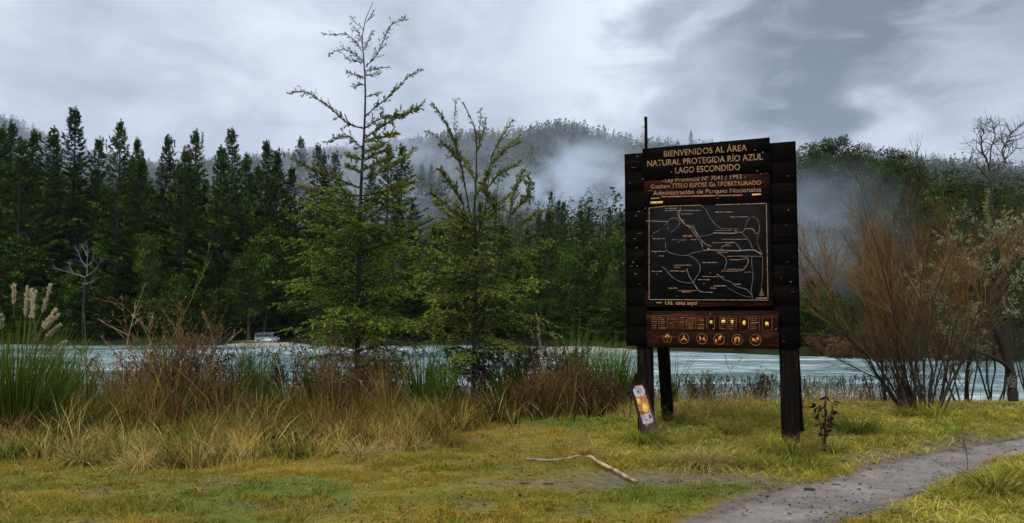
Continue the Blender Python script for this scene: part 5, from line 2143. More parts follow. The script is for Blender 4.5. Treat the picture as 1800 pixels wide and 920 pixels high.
# lush verge between the path and the tall growth, and on the lower right of the path
def verge(seed, n, cond, hh, cA, cB, name, label, lean=(0.4, 1.5), w=0.007, y0=6.0, y1=15.0, straws=0.2, cn=1.4, leanmul=1.0, cell=0.16, pull=0.55, power=1.0, straw_c=(0.62, 0.46, 0.17)):
    rs = np.random.RandomState(seed)
    x, y = seed_points(rs, n, y0, y1, power)
    c = cond(x, y)
    keep = rs.rand(n) < c
    x, y = x[keep], y[keep]
    # gather into tussocks
    k = len(x)
    gx_, gy_ = np.round(x / cell), np.round(y / cell)
    jx, jy = _hash(gx_, gy_, seed + 1) - 0.5, _hash(gx_, gy_, seed + 2) - 0.5
    tx, ty = (gx_ + jx) * cell, (gy_ + jy) * cell
    xx, yy = x * (1 - pull) + tx * pull, y * (1 - pull) + ty * pull
    tone = fbm(xx * cn, yy * cn, seed + 5)
    ht = hh * (1 - 0.4 * sstep(12.6, 14.2, yy) * (px_of(xx, yy) < 1150)) * (0.45 + 0.75 * _hash(gx_, gy_, seed + 3)) * rs.uniform(0.5, 1.25, k) * (0.6 + 0.8 * fbm(xx * 0.8, yy * 0.8, seed + 6))
    az = np.arctan2(yy - ty, xx - tx) + rs.normal(0, 0.7, k)
    col = lerp(cA, cB, sstep(0.3, 0.7, tone + rs.normal(0, 0.08, k)))
    st = (rs.rand(k) < straws)[:, None]
    col = np.where(st, np.array(straw_c), col) * rs.uniform(0.65, 1.3, (k, 1))
    mb = MB()
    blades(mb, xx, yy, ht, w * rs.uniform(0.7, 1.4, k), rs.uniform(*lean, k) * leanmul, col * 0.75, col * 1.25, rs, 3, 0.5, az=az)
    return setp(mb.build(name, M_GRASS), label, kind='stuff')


def c_verge(x, y):
    _, e = path_rel(x, y)
    px = px_of(x, y)
    py_low = np.interp(px, [1000, 1080, 1180, 1300, 1420, 1900], [775, 800, 822, 830, 842, 1000])
    yl = EYE * F0 / (py_low - HORIZON)
    up = (px > 1040) & (y > yl + 0.0) & (y < 14.6) & (e > 0.05)
    right = (px > 1340) & (y < 9.9) & (e > 0.10) & (y > 5) & (x > 1.6)
    right &= y < np.interp(px, [1300, 1800, 2000], [6.0, 9.2, 10.2])
    low = fbm(x * 1.2, y * 1.2, 91)
    return np.where(up, 0.95, 0) + np.where(right, sstep(0.36, 0.56, low) * 0.6, 0)


verge(201, 105000, c_verge, 0.110, (0.170, 0.260, 0.020), (0.430, 0.390, 0.050), 'verge_grass', 'lush green and straw grass of the raised verge around the sign posts', y0=6.0, straws=0.24, lean=(0.6, 2.2))


def c_dry(x, y):
    fe = front_edge(x, y)
    px = px_of(x, y)
    a = sstep(fe - 0.15, fe + 0.5, y) * (y < 15.3)
    a = a * np.interp(px, [0, 900, 1050, 1250, 1500, 1900], [1, 1, .7, .55, .3, .1])
    return a * sstep(0.25, 0.45, fbm(x * 0.9, y * 0.9, 95) + 0.12)


verge(202, 95000, lambda x, y: c_dry(x, y) * (0.18 + 0.82 * sstep(2.1, 1.0, y - front_edge(x, y))), 0.34, (0.26, 0.195, 0.038), (0.62, 0.43, 0.11), 'dry_grass', 'tall golden dry grass along the top of the river bank', lean=(0.2, 1.4), w=0.006, y0=8.2, y1=15.4, straws=0.25)
verge(203, 42000, lambda x, y: c_dry(x, y) * sstep(0.42, 0.6, fbm(x * 0.6 + 9, y * 0.6, 97)), 0.52, (0.045, 0.028, 0.012), (0.20, 0.115, 0.036), 'bracken_litter', 'brown dead stalks and bracken tangled in the bank grass', lean=(0.2, 1.6), w=0.008, y0=9.6, y1=15.4, straws=0.2, straw_c=(0.22, 0.10, 0.035))
verge(204, 48000, lambda x, y: c_dry(x, y) * (px_of(x, y) < 1150) * sstep(0.45, 0.58, fbm(x * 0.8 + 3, y * 0.8, 99)), 0.38, (0.035, 0.058, 0.009), (0.19, 0.22, 0.028), 'green_grass', 'green grass clumps among the dry bank grass', lean=(0.3, 1.2), w=0.008, y0=8.6, y1=15.4, straws=0.08)


def c_band(*bands):
    def f(x, y):
        px = px_of(x, y)
        v = np.zeros(len(x))
        for c, w, y0, y1, a in bands:
            v = np.maximum(v, a * np.exp(-((px - c) / w) ** 2) * (y > y0) * (y < y1))
        return v * sstep(0.3, 0.5, fbm(x * 1.4 + 2, y * 1.4, 93) + 0.1)
    return f


verge(205, 60000, c_band((320, 75, 10.6, 12.8, 1.0), (240, 50, 11.0, 13, .7), (600, 60, 10.6, 12.6, .9), (660, 40, 11, 12.8, .7), (960, 60, 11.5, 13, .6), (420, 50, 11.6, 13, .5)),
      0.85, (0.040, 0.024, 0.011), (0.20, 0.110, 0.036), 'bracken_stand', 'taller stands of brown dead bracken stems in front of the river', lean=(0.05, 0.9), w=0.008, y0=10.2, y1=14, straws=0.25, straw_c=(0.20, 0.20, 0.04), cell=0.3, pull=0.6)
verge(206, 60000, c_band((120, 60, 9.6, 13, 1.0), (40, 60, 9.0, 13, .8), (210, 50, 9.2, 12.5, .7), (500, 40, 9.2, 12.5, .8), (745, 45, 10.5, 13, .9), (880, 50, 11, 13, .8), (1040, 50, 11.5, 13, .8)),
      0.55, (0.018, 0.036, 0.007), (0.13, 0.17, 0.024), 'sedge_stand', 'green sedge and broom growing in the bank grass', lean=(0.15, 1.1), w=0.009, y0=8.8, y1=14, straws=0.15, cell=0.34, pull=0.7)


# dead weed heads along the lip of the bank right of the sign
def weed_heads():
    rs = np.random.RandomState(303)
    mb = MB()
    n = 520
    px = rs.uniform(1140, 1640, n)
    Y = rs.uniform(13.6, 15.4, n)
    x = (px - 900) / F0 * Y
    z = height(x, Y)
    h = rs.uniform(0.14, 0.50, n)
    t = np.linspace(0, 1, 4)
    d = np.c_[rs.normal(0, 0.18, n), rs.normal(0, 0.18, n), np.ones(n)]
    p_ = np.stack([x, Y, z], 1)[:, None] + d[:, None] * (h[:, None] * t)[:, :, None]
    mb.tubes(p_, 0.0035, 3, lerp((0.035, 0.02, 0.012), (0.10, 0.06, 0.035), rs.rand(n)), cap=False)
    q = np.repeat(np.arange(n), 12)
    c = p_[q, 3] - d[q] * (rs.rand(len(q)) * 0.10)[:, None] + rs.normal(0, 0.009, (len(q), 3))
    mb.leaves(c, rs.normal(0, 1, (len(q), 3)) + [0, 0, .7], rs.normal(0, 1, (len(q), 3)), 0.028, 0.016, lerp((0.03, 0.017, 0.012), (0.09, 0.05, 0.035), rs.rand(len(q))))
    setp(mb.build('dead_weed_heads', M_GRASS), 'dark dead weed heads along the lip of the bank right of the sign', kind='stuff')


weed_heads()


def clump(name, px, py, Y, h, r, n, cA, cB, label, cat, seed, lean=(0.1, 0.7), w=0.010, group=None, gz=None):
    """a tussock or reed clump: every blade real, one plant one thing"""
    rs = np.random.RandomState(seed)
    x0 = (px - 900) / F0 * Y
    z0 = float(height_near(np.array([x0]), np.array([Y]))[0]) - 0.02
    mb = MB()
    a, rr = rs.rand(n) * 6.283, r * rs.rand(n) ** 0.7
    x, y = rr * np.cos(a) * 0.55, rr * np.sin(a) * 0.55
    col = lerp(cA, cB, rs.rand(n)) * rs.uniform(0.7, 1.3, (n, 1))
    hh = h * rs.uniform(0.45, 1.05, n)
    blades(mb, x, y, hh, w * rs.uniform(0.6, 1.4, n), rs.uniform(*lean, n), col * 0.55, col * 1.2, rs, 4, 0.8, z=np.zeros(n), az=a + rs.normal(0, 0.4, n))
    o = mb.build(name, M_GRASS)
    o.location = (x0, Y, z0)
    setp(o, label, cat, group)
    return o


GRN0, GRN1 = (0.050, 0.105, 0.012), (0.170, 0.250, 0.028)
OLV0, OLV1 = (0.17, 0.19, 0.022), (0.42, 0.39, 0.06)
STR0, STR1 = (0.28, 0.22, 0.06), (0.54, 0.42, 0.15)
REEDS = [
    (1008, 12.6, 1.35, .32, 170, 'tall green reed clump nearest the second sapling of the reeds left of the sign'),
    (1040, 12.9, 1.05, .26, 110, 'lower green reed clump midway between reeds left of the sign'),
    (1075, 12.3, 1.15, .34, 180, 'dense green reed clump left of the leaning plank'),
    (1098, 12.8, 1.10, .20, 90, 'thin reed clump touching the left edge of the sign post'),
    (1180, 13.2, 1.0, .14, 40, 'few green reeds just right of the raking brace'),
    (985, 13.2, 1.0, .2, 80, 'small reed clump right of the second sapling trunk'),
    (128, 12.2, 0.95, .30, 130, 'green reed clump standing against the water at far left'),
    (160, 12.7, 0.85, .22, 80, 'small reed clump second from left against the water'),
    (300, 12.6, 1.15, .26, 110, 'green reed clump behind the tall brown stalks'),
    (455, 12.3, 1.05, .20, 90, 'bright green reed clump in front of the parked van'),
    (560, 12.0, 0.8, .25, 90, 'green grass clump at the foot of the tall sapling on its left'),
    (745, 12.2, 0.9, .35, 170, 'spiky dark green clump between the two saplings'),
    (775, 11.9, 0.75, .28, 120, 'second spiky green clump close left of the second sapling trunk'),
    (890, 12.2, 0.7, .25, 90, 'green clump close right of the second sapling trunk')]
for i, (px, Y, h, r, n, lab) in enumerate(REEDS):
    clump('reed_clump', px, 0, Y, h * (1.1 if px > 900 else 1.3), r * 0.8, int(n * 1.5), (0.030, 0.065, 0.009), (0.13, 0.20, 0.024), lab, 'reeds', 800 + i, (0.05, 0.55), 0.013, 'reed clumps along the bank')
TUS = [
    (1232, 8.75, .24, .34, 420, STR0, STR1, 'arching straw coloured tussock spilling over the worn ground, largest below the sign'),
    (1195, 8.85, .20, .28, 260, OLV0, STR1, 'smaller green straw tussock left of the big arching one'),
    (1275, 8.8, .19, .25, 240, OLV0, STR0, 'flat tussock just right of the big arching one'),
    (1320, 8.75, .19, .26, 240, OLV0, OLV1, 'olive tussock overhanging the bare ground below the right post'),
    (1365, 8.7, .18, .25, 240, GRN0, OLV1, 'green tussock at the corner where the path begins'),
    (1425, 8.75, .17, .28, 260, GRN0, OLV1, 'dark green tussock on the upper edge of the path'),
    (1122, 9.95, .26, .20, 260, GRN0, OLV1, 'green tussock hugging the foot of the left post'),
    (1150, 10.0, .22, .18, 200, OLV0, STR0, 'straw tussock at the foot of the leaning plank'),
    (1386, 9.05, .24, .24, 320, GRN0, OLV1, 'green tussock hugging the foot of the right post'),
    (1408, 9.3, .26, .16, 200, (0.16, 0.09, 0.03), STR0, 'small rusty tussock right of the right post foot'),
    (1185, 11.3, .26, .18, 200, OLV0, STR0, 'straw tussock at the foot of the raking brace'),
    (1455, 9.4, .20, .2, 220, GRN0, OLV1, 'green tussock round the dead dock'),
    (1640, 11.6, .24, .35, 320, GRN0, OLV1, 'bright green tussock under the orange willow, right side'),
    (1590, 11.8, .22, .25, 260, OLV0, STR0, 'straw tussock under the orange willow, left side'),
    (1350, 9.5, .26, .25, 220, OLV0, OLV1, 'leafy olive tussock left of the right post foot'),
    (1285, 10.6, .30, .30, 240, OLV0, STR0, 'yellow green tussock under the middle of the sign'),
    (1500, 10.6, .24, .42, 420, (0.025, 0.035, 0.01), OLV0, 'dark rounded tussock between right post and willow'),
    (1570, 10.3, .20, .3, 260, OLV0, OLV1, 'pale tussock in front of the willow'),
    (1735, 7.45, .26, .33, 420, (0.03, 0.045, 0.012), OLV1, 'dark spiky tussock on the lower side of the path near the right edge'),
    (1790, 8.1, .22, .3, 260, OLV0, OLV1, 'olive tussock at the right picture edge below the path'),
    (1660, 7.3, .15, .26, 220, GRN0, OLV1, 'low green tussock on the lower side of the path, left of the dark one'),
    (155, 8.9, .30, .30, 300, OLV0, STR1, 'pale yellow tussock at the front of the left bank grass'),
    (255, 8.7, .26, .34, 300, STR0, STR1, 'spreading straw tussock below the brown stalks'),
    (30, 9.2, .34, .30, 260, OLV0, STR0, 'olive straw tussock under the pampas at the left edge'),
    (330, 8.8, .34, .26, 240, (0.08, 0.06, 0.02), STR0, 'brown tussock right of the spreading straw one'),
    (510, 9.3, .34, .28, 240, GRN0, OLV1, 'green tussock in front of the tall sapling, left side'),
    (640, 9.2, .30, .28, 240, STR0, STR1, 'golden tussock in front of the tall sapling, right side'),
    (725, 9.7, .26, .28, 220, STR0, STR1, 'golden tussock between the saplings at the lawn edge'),
    (790, 9.9, .28, .24, 220, (0.16, 0.08, 0.03), STR0, 'reddish brown tussock before the second sapling'),
    (865, 11.4, .26, .35, 300, GRN0, (0.12, 0.19, 0.03), 'fresh green patch at the foot of the second sapling')]
for i, (px, Y, h, r, n, ca, cb, lab) in enumerate(TUS):
    clump('grass_tussock', px, 0, Y, h * (1.45 if px > 1000 else 1.1), r, int(n * 1.2), ca, cb, lab, 'grass tussock', 850 + i, (0.5, 2.0), 0.009, 'tussocks of grass')


# pampas at the left edge with cream plumes
def plume(parent, base, tip, wid, seed, bend):
    rs = np.random.RandomState(seed)
    base, tip = np.array(base), np.array(tip)
    t = np.linspace(0, 1, 9)
    mid = (base + tip) / 2 + np.array([-bend, 0, 0.0])
    q = base[None] * ((1 - t) ** 2)[:, None] + mid[None] * (2 * t * (1 - t))[:, None] + tip[None] * (t ** 2)[:, None]
    mb = MB()
    mb.tubes(q, np.linspace(.004, .0015, 9), 4, (0.34, 0.28, 0.16))
    n = 300
    w = 0.45 + 0.55 * rs.rand(n)
    c = np.stack([np.interp(w, t, q[:, a]) for a in range(3)], 1)
    d = unit(q[-1] - q[4]) + rs.normal(0, 0.28, (n, 3))
    c += rs.normal(0, wid * 0.24, (n, 3)) * (np.sin((w - 0.45) / 0.55 * 3.0) + 0.15)[:, None]
    mb.leaves(c, d, rs.normal(0, 1, (n, 3)), 0.06, 0.010, lerp((0.42, 0.34, 0.22), (0.72, 0.63, 0.47), rs.rand(n)))
    return mb.build('plume', M_GRASS, parent)


def pampas():
    Y = 10.6
    x0 = (35 - 900) / F0 * Y
    e = empty('pampas_grass', (x0, Y, 0), 'large green pampas clump with drooping cream plumes at the left edge', 'pampas grass')
    rs = np.random.RandomState(61)
    n = 1800
    mb = MB()
    a, rr = rs.rand(n) * 6.283, 0.55 * rs.rand(n) ** 0.6
    x, y = rr * np.cos(a), rr * np.sin(a) * 0.7
    x += np.where(rs.rand(n) < .35, -0.55, 0)
    col = lerp((0.030, 0.060, 0.008), (0.16, 0.20, 0.028), rs.rand(n) ** 1.4)
    hh = rs.uniform(0.6, 1.95, n) * (1 - 0.35 * np.abs(x + .05))
    blades(mb, x, y, hh, 0.012 * rs.uniform(.6, 1.3, n), rs.uniform(0.02, 0.5, n), col * 0.5, col * 1.25, rs, 5, 0.6, z=np.full(n, -0.02), az=a)
    g = mb.build('leaf_clump', M_GRASS, e)
    o = np.array([x0, Y, 0])
    PL = [((55, 590), (88, 503), 0.020, -.05), ((42, 600), (48, 508), .016, .01), ((66, 600), (55, 512), .018, .03), ((50, 600), (62, 516), .018, .03),
          ((25, 560), (24, 505), .014, 0), ((60, 600), (97, 546), .020, .03), ((62, 600), (100, 556), .016, .03), ((66, 610), (104, 573), .016, .03),
          ((5, 600), (2, 555), .018, 0), ((75, 630), (112, 602), .013, .02)]
    for i, (a_, b_, w, bd) in enumerate(PL):
        plume(e, P(*a_, Y - .1) - o, P(*b_, Y - .1 - 0.2 * (i % 3)) - o, w, 900 + i, bd)


pampas()


# tall dead stalks rising over the left bank
def stalk(pts, Y, r, col, label, seed, twigs=6, seeds=0):
    rs = np.random.RandomState(seed)
    w = np.array(wp(pts, Y, rs.uniform(-.3, .3)))
    b = w[0].copy()
    b[2] = float(height(b[0], Y)) - 0.03
    w = np.vstack([b, w])
    e = empty('dead_stalk', b, label, 'dead stalk', 'dead stalks above the left bank')
    q = interp_poly(smooth(w - b, 2), 16)
    r = r * 1.45
    mb = MB()
    mb.tubes(q, np.linspace(r, r * .25, 16), 5, col)
    mb.build('stem', M_TWIG, e)
    for k in range(twigs):
        i = rs.randint(5, 14)
        d = unit(q[i + 1] - q[i]) + rs.normal(0, 0.6, 3) * [1, 1, .5]
        L = rs.uniform(.10, .34)
        t = np.linspace(0, 1, 4)
        mb = MB()
        p2 = q[i] + d * (L * t)[:, None] + np.cumsum(rs.normal(0, .008, (4, 3)), 0)
        mb.tubes(p2, np.linspace(r * .45, r * .15, 4), 4, col)
        n = 10
        mb.leaves(p2[-1] - d * (rs.rand(n) * .08)[:, None], rs.normal(0, 1, (n, 3)), rs.normal(0, 1, (n, 3)), .022, .010, np.array(col) * 1.4)
        mb.build('side_stem', M_TWIG, e)


BRN, RED, TAN, OLV = (0.10, 0.065, 0.035), (0.13, 0.070, 0.040), (0.34, 0.26, 0.15), (0.13, 0.14, 0.035)
STK = [
    ([(265, 680), (300, 600), (340, 520), (372, 448)], OLV, .008, 'green stalk leaning far right with a yellow tip, tallest over the left bank'),
    ([(215, 690), (222, 600), (240, 540), (256, 497)], TAN, .006, 'pale straw stalk rising left of the reddish stalks'),
    ([(262, 690), (264, 620), (262, 560), (262, 548)], TAN, .006, 'short upright pale stalk in front of the water'),
    ([(300, 700), (280, 630), (250, 570), (215, 535), (190, 520)], RED, .007, 'reddish branching stalk leaning left over the water'),
    ([(240, 700), (250, 640), (262, 590), (270, 560)], RED, .007, 'short reddish stalk crossing the leaning one'),
    ([(290, 700), (310, 640), (330, 600), (352, 562)], BRN, .007, 'brown stalk left of the tangled brown stems'),
    ([(310, 710), (335, 640), (352, 590), (372, 540), (382, 520)], BRN, .008, 'brown stalk with upright tip in the middle of the tangle'),
    ([(330, 700), (350, 640), (375, 590), (392, 552)], RED, .007, 'red brown stalk at the right of the tangle'),
    ([(340, 710), (370, 640), (400, 600), (425, 580)], TAN, .006, 'pale stalk bowing right out of the tangle'),
    ([(285, 700), (292, 640), (285, 590), (290, 555)], OLV, .006, 'olive stalk curling up behind the leaning red one'),
    ([(320, 700), (325, 640), (308, 600), (300, 576)], BRN, .007, 'brown stalk hooking left at its tip'),
    ([(150, 690), (152, 620), (150, 590), (148, 552)], OLV, .007, 'dark seed-headed stalk right of the pampas plumes'),
    ([(500, 700), (490, 640), (470, 604), (450, 600), (415, 604)], TAN, .006, 'arching grey cane curving over in front of the parked van'),
    ([(960, 700), (955, 640), (950, 600), (945, 570)], TAN, .006, 'pale upright stalk right of the second sapling'),
    ([(1305, 700), (1290, 670), (1278, 640), (1268, 610)], BRN, .005, 'thin stalk under the middle of the sign against the water'),
    ([(700, 720), (720, 650), (735, 600), (738, 590)], BRN, .006, 'brown stalk between the saplings'),
    ([(1700, 800), (1697, 790), (1693, 765), (1690, 742)], BRN, .004, 'single thin stalk standing beside the path at right')]
for i, (p_, c, r, lab) in enumerate(STK):
    Yk = 12.0 if px_of(0, 1) and p_[0][0] < 1200 else 12.8
    if p_[0][0] > 1600:
        Yk = 8.6
    if p_[0][0] > 1200 and p_[0][0] < 1400:
        Yk = 13.6
    stalk(p_, Yk, r, c, lab, 950 + i, 7 if i < 12 else 3)

# dark twiggy bushes on the bank in front of the water
BUSH = [
    (95, 12.6, 0.9, (0.05, 0.04, 0.025), 'grey brown twiggy bush right of the pampas clump', 300, (0.06, 0.05, 0.02)),
    (205, 12.8, .75, (0.10, 0.055, 0.03), 'low brown bush against the water left of the tall stalks', 350, (0.12, 0.07, 0.03)),
    (262, 12.2, .75, (0.075, 0.045, 0.026), 'reddish tangled bush at the base of the leaning stalks', 500, (0.16, 0.09, 0.03)),
    (325, 11.9, 1.3, (0.085, 0.052, 0.028), 'tall brown tangled bush under the stalk tips, widest on the left bank', 900, (0.16, 0.09, 0.03)),
    (375, 12.3, .95, (0.06, 0.045, 0.03), 'dark bush just right of the brown tangle', 420, (0.10, 0.07, 0.03)),
    (420, 12.8, .8, (0.022, 0.018, 0.018), 'black twiggy bush with curled leaves left of the van', 420, (0.035, 0.028, 0.026)),
    (482, 12.6, .75, (0.020, 0.017, 0.017), 'black twiggy bush right under the van', 420, (0.04, 0.03, 0.025)),
    (535, 12.4, .85, (0.022, 0.018, 0.018), 'dark bush left of the tall sapling foot', 420, (0.03, 0.034, 0.016)),
    (598, 11.9, .95, (0.09, 0.05, 0.025), 'rust brown bush in front of the tall sapling trunk', 650, (0.11, 0.065, 0.028)),
    (655, 12.3, .95, (0.06, 0.035, 0.02), 'brown bush close right of the tall sapling trunk', 550, (0.09, 0.05, 0.025)),
    (695, 12.9, .8, (0.022, 0.018, 0.018), 'dark twiggy bush right of the tall sapling over the water', 420, (0.03, 0.03, 0.02)),
    (790, 12.9, .8, (0.03, 0.022, 0.018), 'dark bush left of the second sapling trunk', 420, (0.04, 0.04, 0.02)),
    (860, 12.6, .9, (0.04, 0.028, 0.02), 'dark leafy bush right beside the second sapling trunk', 560, (0.035, 0.045, 0.02)),
    (905, 12.7, 1.05, (0.03, 0.026, 0.02), 'dark leafy bush with pale twigs right of the second sapling', 900, (0.035, 0.045, 0.022)),
    (950, 12.5, 1.0, (0.05, 0.034, 0.024), 'broad dark leafy bush midway between second sapling and reeds', 900, (0.04, 0.045, 0.022)),
    (985, 12.0, .65, (0.10, 0.055, 0.028), 'brown bush below the reeds left of the sign', 500, (0.13, 0.07, 0.03)),
    (1025, 12.1, .6, (0.08, 0.05, 0.03), 'low brown bush between the reed clumps', 400, (0.10, 0.06, 0.03)),
    (1065, 12.0, .5, (0.08, 0.05, 0.03), 'low brown bush left of the leaning plank', 300, (0.10, 0.06, 0.03)),
    (930, 11.8, .55, (0.10, 0.055, 0.03), 'small rusty bush at the lawn edge below the leafy bush', 360, (0.14, 0.08, 0.03)),
    (1225, 13.8, .45, (0.06, 0.04, 0.03), 'low grey brown bush behind the sign, left half', 260, (0.08, 0.055, 0.03)),
    (1330, 13.8, .42, (0.06, 0.04, 0.03), 'low grey brown bush behind the sign, right half', 260, (0.08, 0.055, 0.03)),
]
for i, (px, Y, h, tw_, lab, nl, lc) in enumerate(BUSH):
    x = (px - 900) / F0 * Y
    e = empty('bank_bush', (x, Y, float(height(x, Y))), lab, 'bush', 'twiggy bushes along the near bank')
    st, lf = bush_parts(1000 + i, h * 1.38, h * 0.9, 42, int(nl * 2.8), np.array(lc) * 0.5, np.array(lc) * 1.3, 0.045, twig=tw_, spread=0.75, thick=0.0065, sub=5, leaf_w=0.4)
    st.build('branchwork', M_TWIG, e)
    lf.build('foliage', M_LEAF, e)


# ------------------------------------------------------------------ bare willow, lichen tree and shrubs at right
def grow(rs, parent, t_lo, t_hi, n, ang, Lr, up, k=6, wig=0.03, size_taper=0.5):
    """child branches on parent polylines (m,kp,3)"""
    m, kp, _ = parent.shape
    pi = rs.randint(0, m, n)
    tt = t_lo + (t_hi - t_lo) * rs.rand(n)
    idx = tt * (kp - 1)
    i0 = np.minimum(idx.astype(int), kp - 2)
    fr = (idx - i0)[:, None]
    a = parent[pi, i0] * (1 - fr) + parent[pi, i0 + 1] * fr
    tg = unit(parent[pi, i0 + 1] - parent[pi, i0])
    rv = unit(np.cross(tg, rs.normal(0, 1, (n, 3))))
    an = rs.uniform(ang[0], ang[1], n)[:, None]
    d = tg * np.cos(an) + rv * np.sin(an)
    L = rs.uniform(Lr[0], Lr[1], n) * (1 - size_taper * tt)
    t = np.linspace(0, 1, k)
    wv = np.cumsum(rs.normal(0, wig, (n, k, 3)), 1) * t[None, :, None]
    p_ = a[:, None] + d[:, None] * (L[:, None] * t)[:, :, None] + wv * L[:, None, None]
    p_[:, :, 2] += up * L[:, None] * t ** 2
    return p_, L


def willow(px, Y, H, n_st, label, seed, colA, colB, lean=(-0.1, 0), spread=0.42, tw_n=900, zmin_orange=0.35, reach=1.0, name='willow_shrub', base_r=0.3):
    rs = np.random.RandomState(seed)
    x0 = (px - 900) / F0 * Y
    z0 = float(height(x0, Y)) - 0.05
    e = empty(name, (x0, Y, z0), label, 'shrub', 'bare shrubs at the right')
    k = 10
    t = np.linspace(0, 1, k)
    stems = []
    for i in range(n_st):
        az = 6.283 * i / n_st + rs.normal(0, .3)
        sp = spread * rs.uniform(0.15, 1.1)
        L = H * rs.uniform(0.62, 1.05) * (1 - 0.15 * sp)
        d = unit(np.array([math.cos(az) * sp + lean[0], math.sin(az) * sp + lean[1], 1.0]))
        o = np.array([math.cos(az), math.sin(az), 0]) * base_r * rs.uniform(.3, 1)
        q = o + d * (L * t)[:, None] + np.cumsum(rs.normal(0, .022 * H / 4, (k, 3)), 0)
        q[:, 2] += 0.10 * L * t ** 2 * sp
        q += np.cumsum(rs.normal(0, .010 * H, (k, 3)), 0) * np.array([1, 1, .2]) * np.sin(t * 3.14)[:, None]
        stems.append(q)
        mb = MB()
        r0 = rs.uniform(.014, .027) * H / 4.3
        mb.tubes(q, r0 * (1 - .88 * t ** .8), 6, lerp((0.014, 0.012, 0.010), (0.045, 0.038, 0.030), np.array([rs.rand()]))[0])
        mb.build('stem', M_TWIG, e)
    stems = np.array(stems)
    mb = MB()
    p1, L1 = grow(rs, stems, .06, .92, n_st * 10, (.2, .65), (.7 * H / 4, 1.5 * H / 4), .12, wig=.03)
    p2, L2 = grow(rs, p1, .2, .98, tw_n, (.2, .7), (.28, .75), .10, k=5, wig=.04)
    p3, L3 = grow(rs, p2, .3, .98, int(tw_n * 1.6), (.2, .7), (.10, .32), .1, k=4, wig=.05)
    for p_, r in ((p1, .0070), (p2, .0034), (p3, .0021)):
        zr = p_[:, :, 2].mean(1) / H
        hue = np.clip((zr - .15) * 2.4, 0, 1) * np.clip((1.0 - zr) * 2.2, 0.1, 1) * (0.2 + 0.8 * rs.rand(len(p_)))
        col = lerp(colA, colB, hue)
        kk = p_.shape[1]
        mb.tubes(p_, r * np.linspace(1, .3, kk)[None], 3, col, cap=False)
    o = mb.build('twig_mass', M_TWIG, e)
    o['kind'] = 'stuff'
    return e


willow(1612, 12.1, 3.9, 20, 'many-stemmed bare willow with orange brown twigs, in full view right of the sign', 71, (0.030, 0.024, 0.018), (0.29, 0.155, 0.045), lean=(-0.06, 0.03), spread=.64, tw_n=2700, base_r=.24)
BS = [(1560, 13.6, 3.9, 4, 'bare dark shrub with long thin rods behind the left half of the orange willow', (-.03, 0), .22),
      (1625, 13.9, 4.2, 4, 'bare shrub of upright rods behind the middle of the orange willow', (.05, 0), .2),
      (1690, 14.2, 4.4, 5, 'tall bare dark shrub between orange willow and lichen tree', (.03, 0), .26),
      (1740, 15.0, 4.3, 5, 'brown hazy shrub directly behind the lichen tree branches', (.05, 0), .32),
      (1812, 14.8, 3.9, 6, 'bare shrub cut by the right edge of the picture', (.03, 0), .3)]
for i, (px, Y, H, n, lab, ln_, sp) in enumerate(BS):
    willow(px, Y, H, n, lab, 80 + i, (0.030, 0.026, 0.022), (0.075, 0.062, 0.042), lean=ln_, spread=sp, tw_n=200 if i < 2 else 330, name='bare_shrub', base_r=.2)


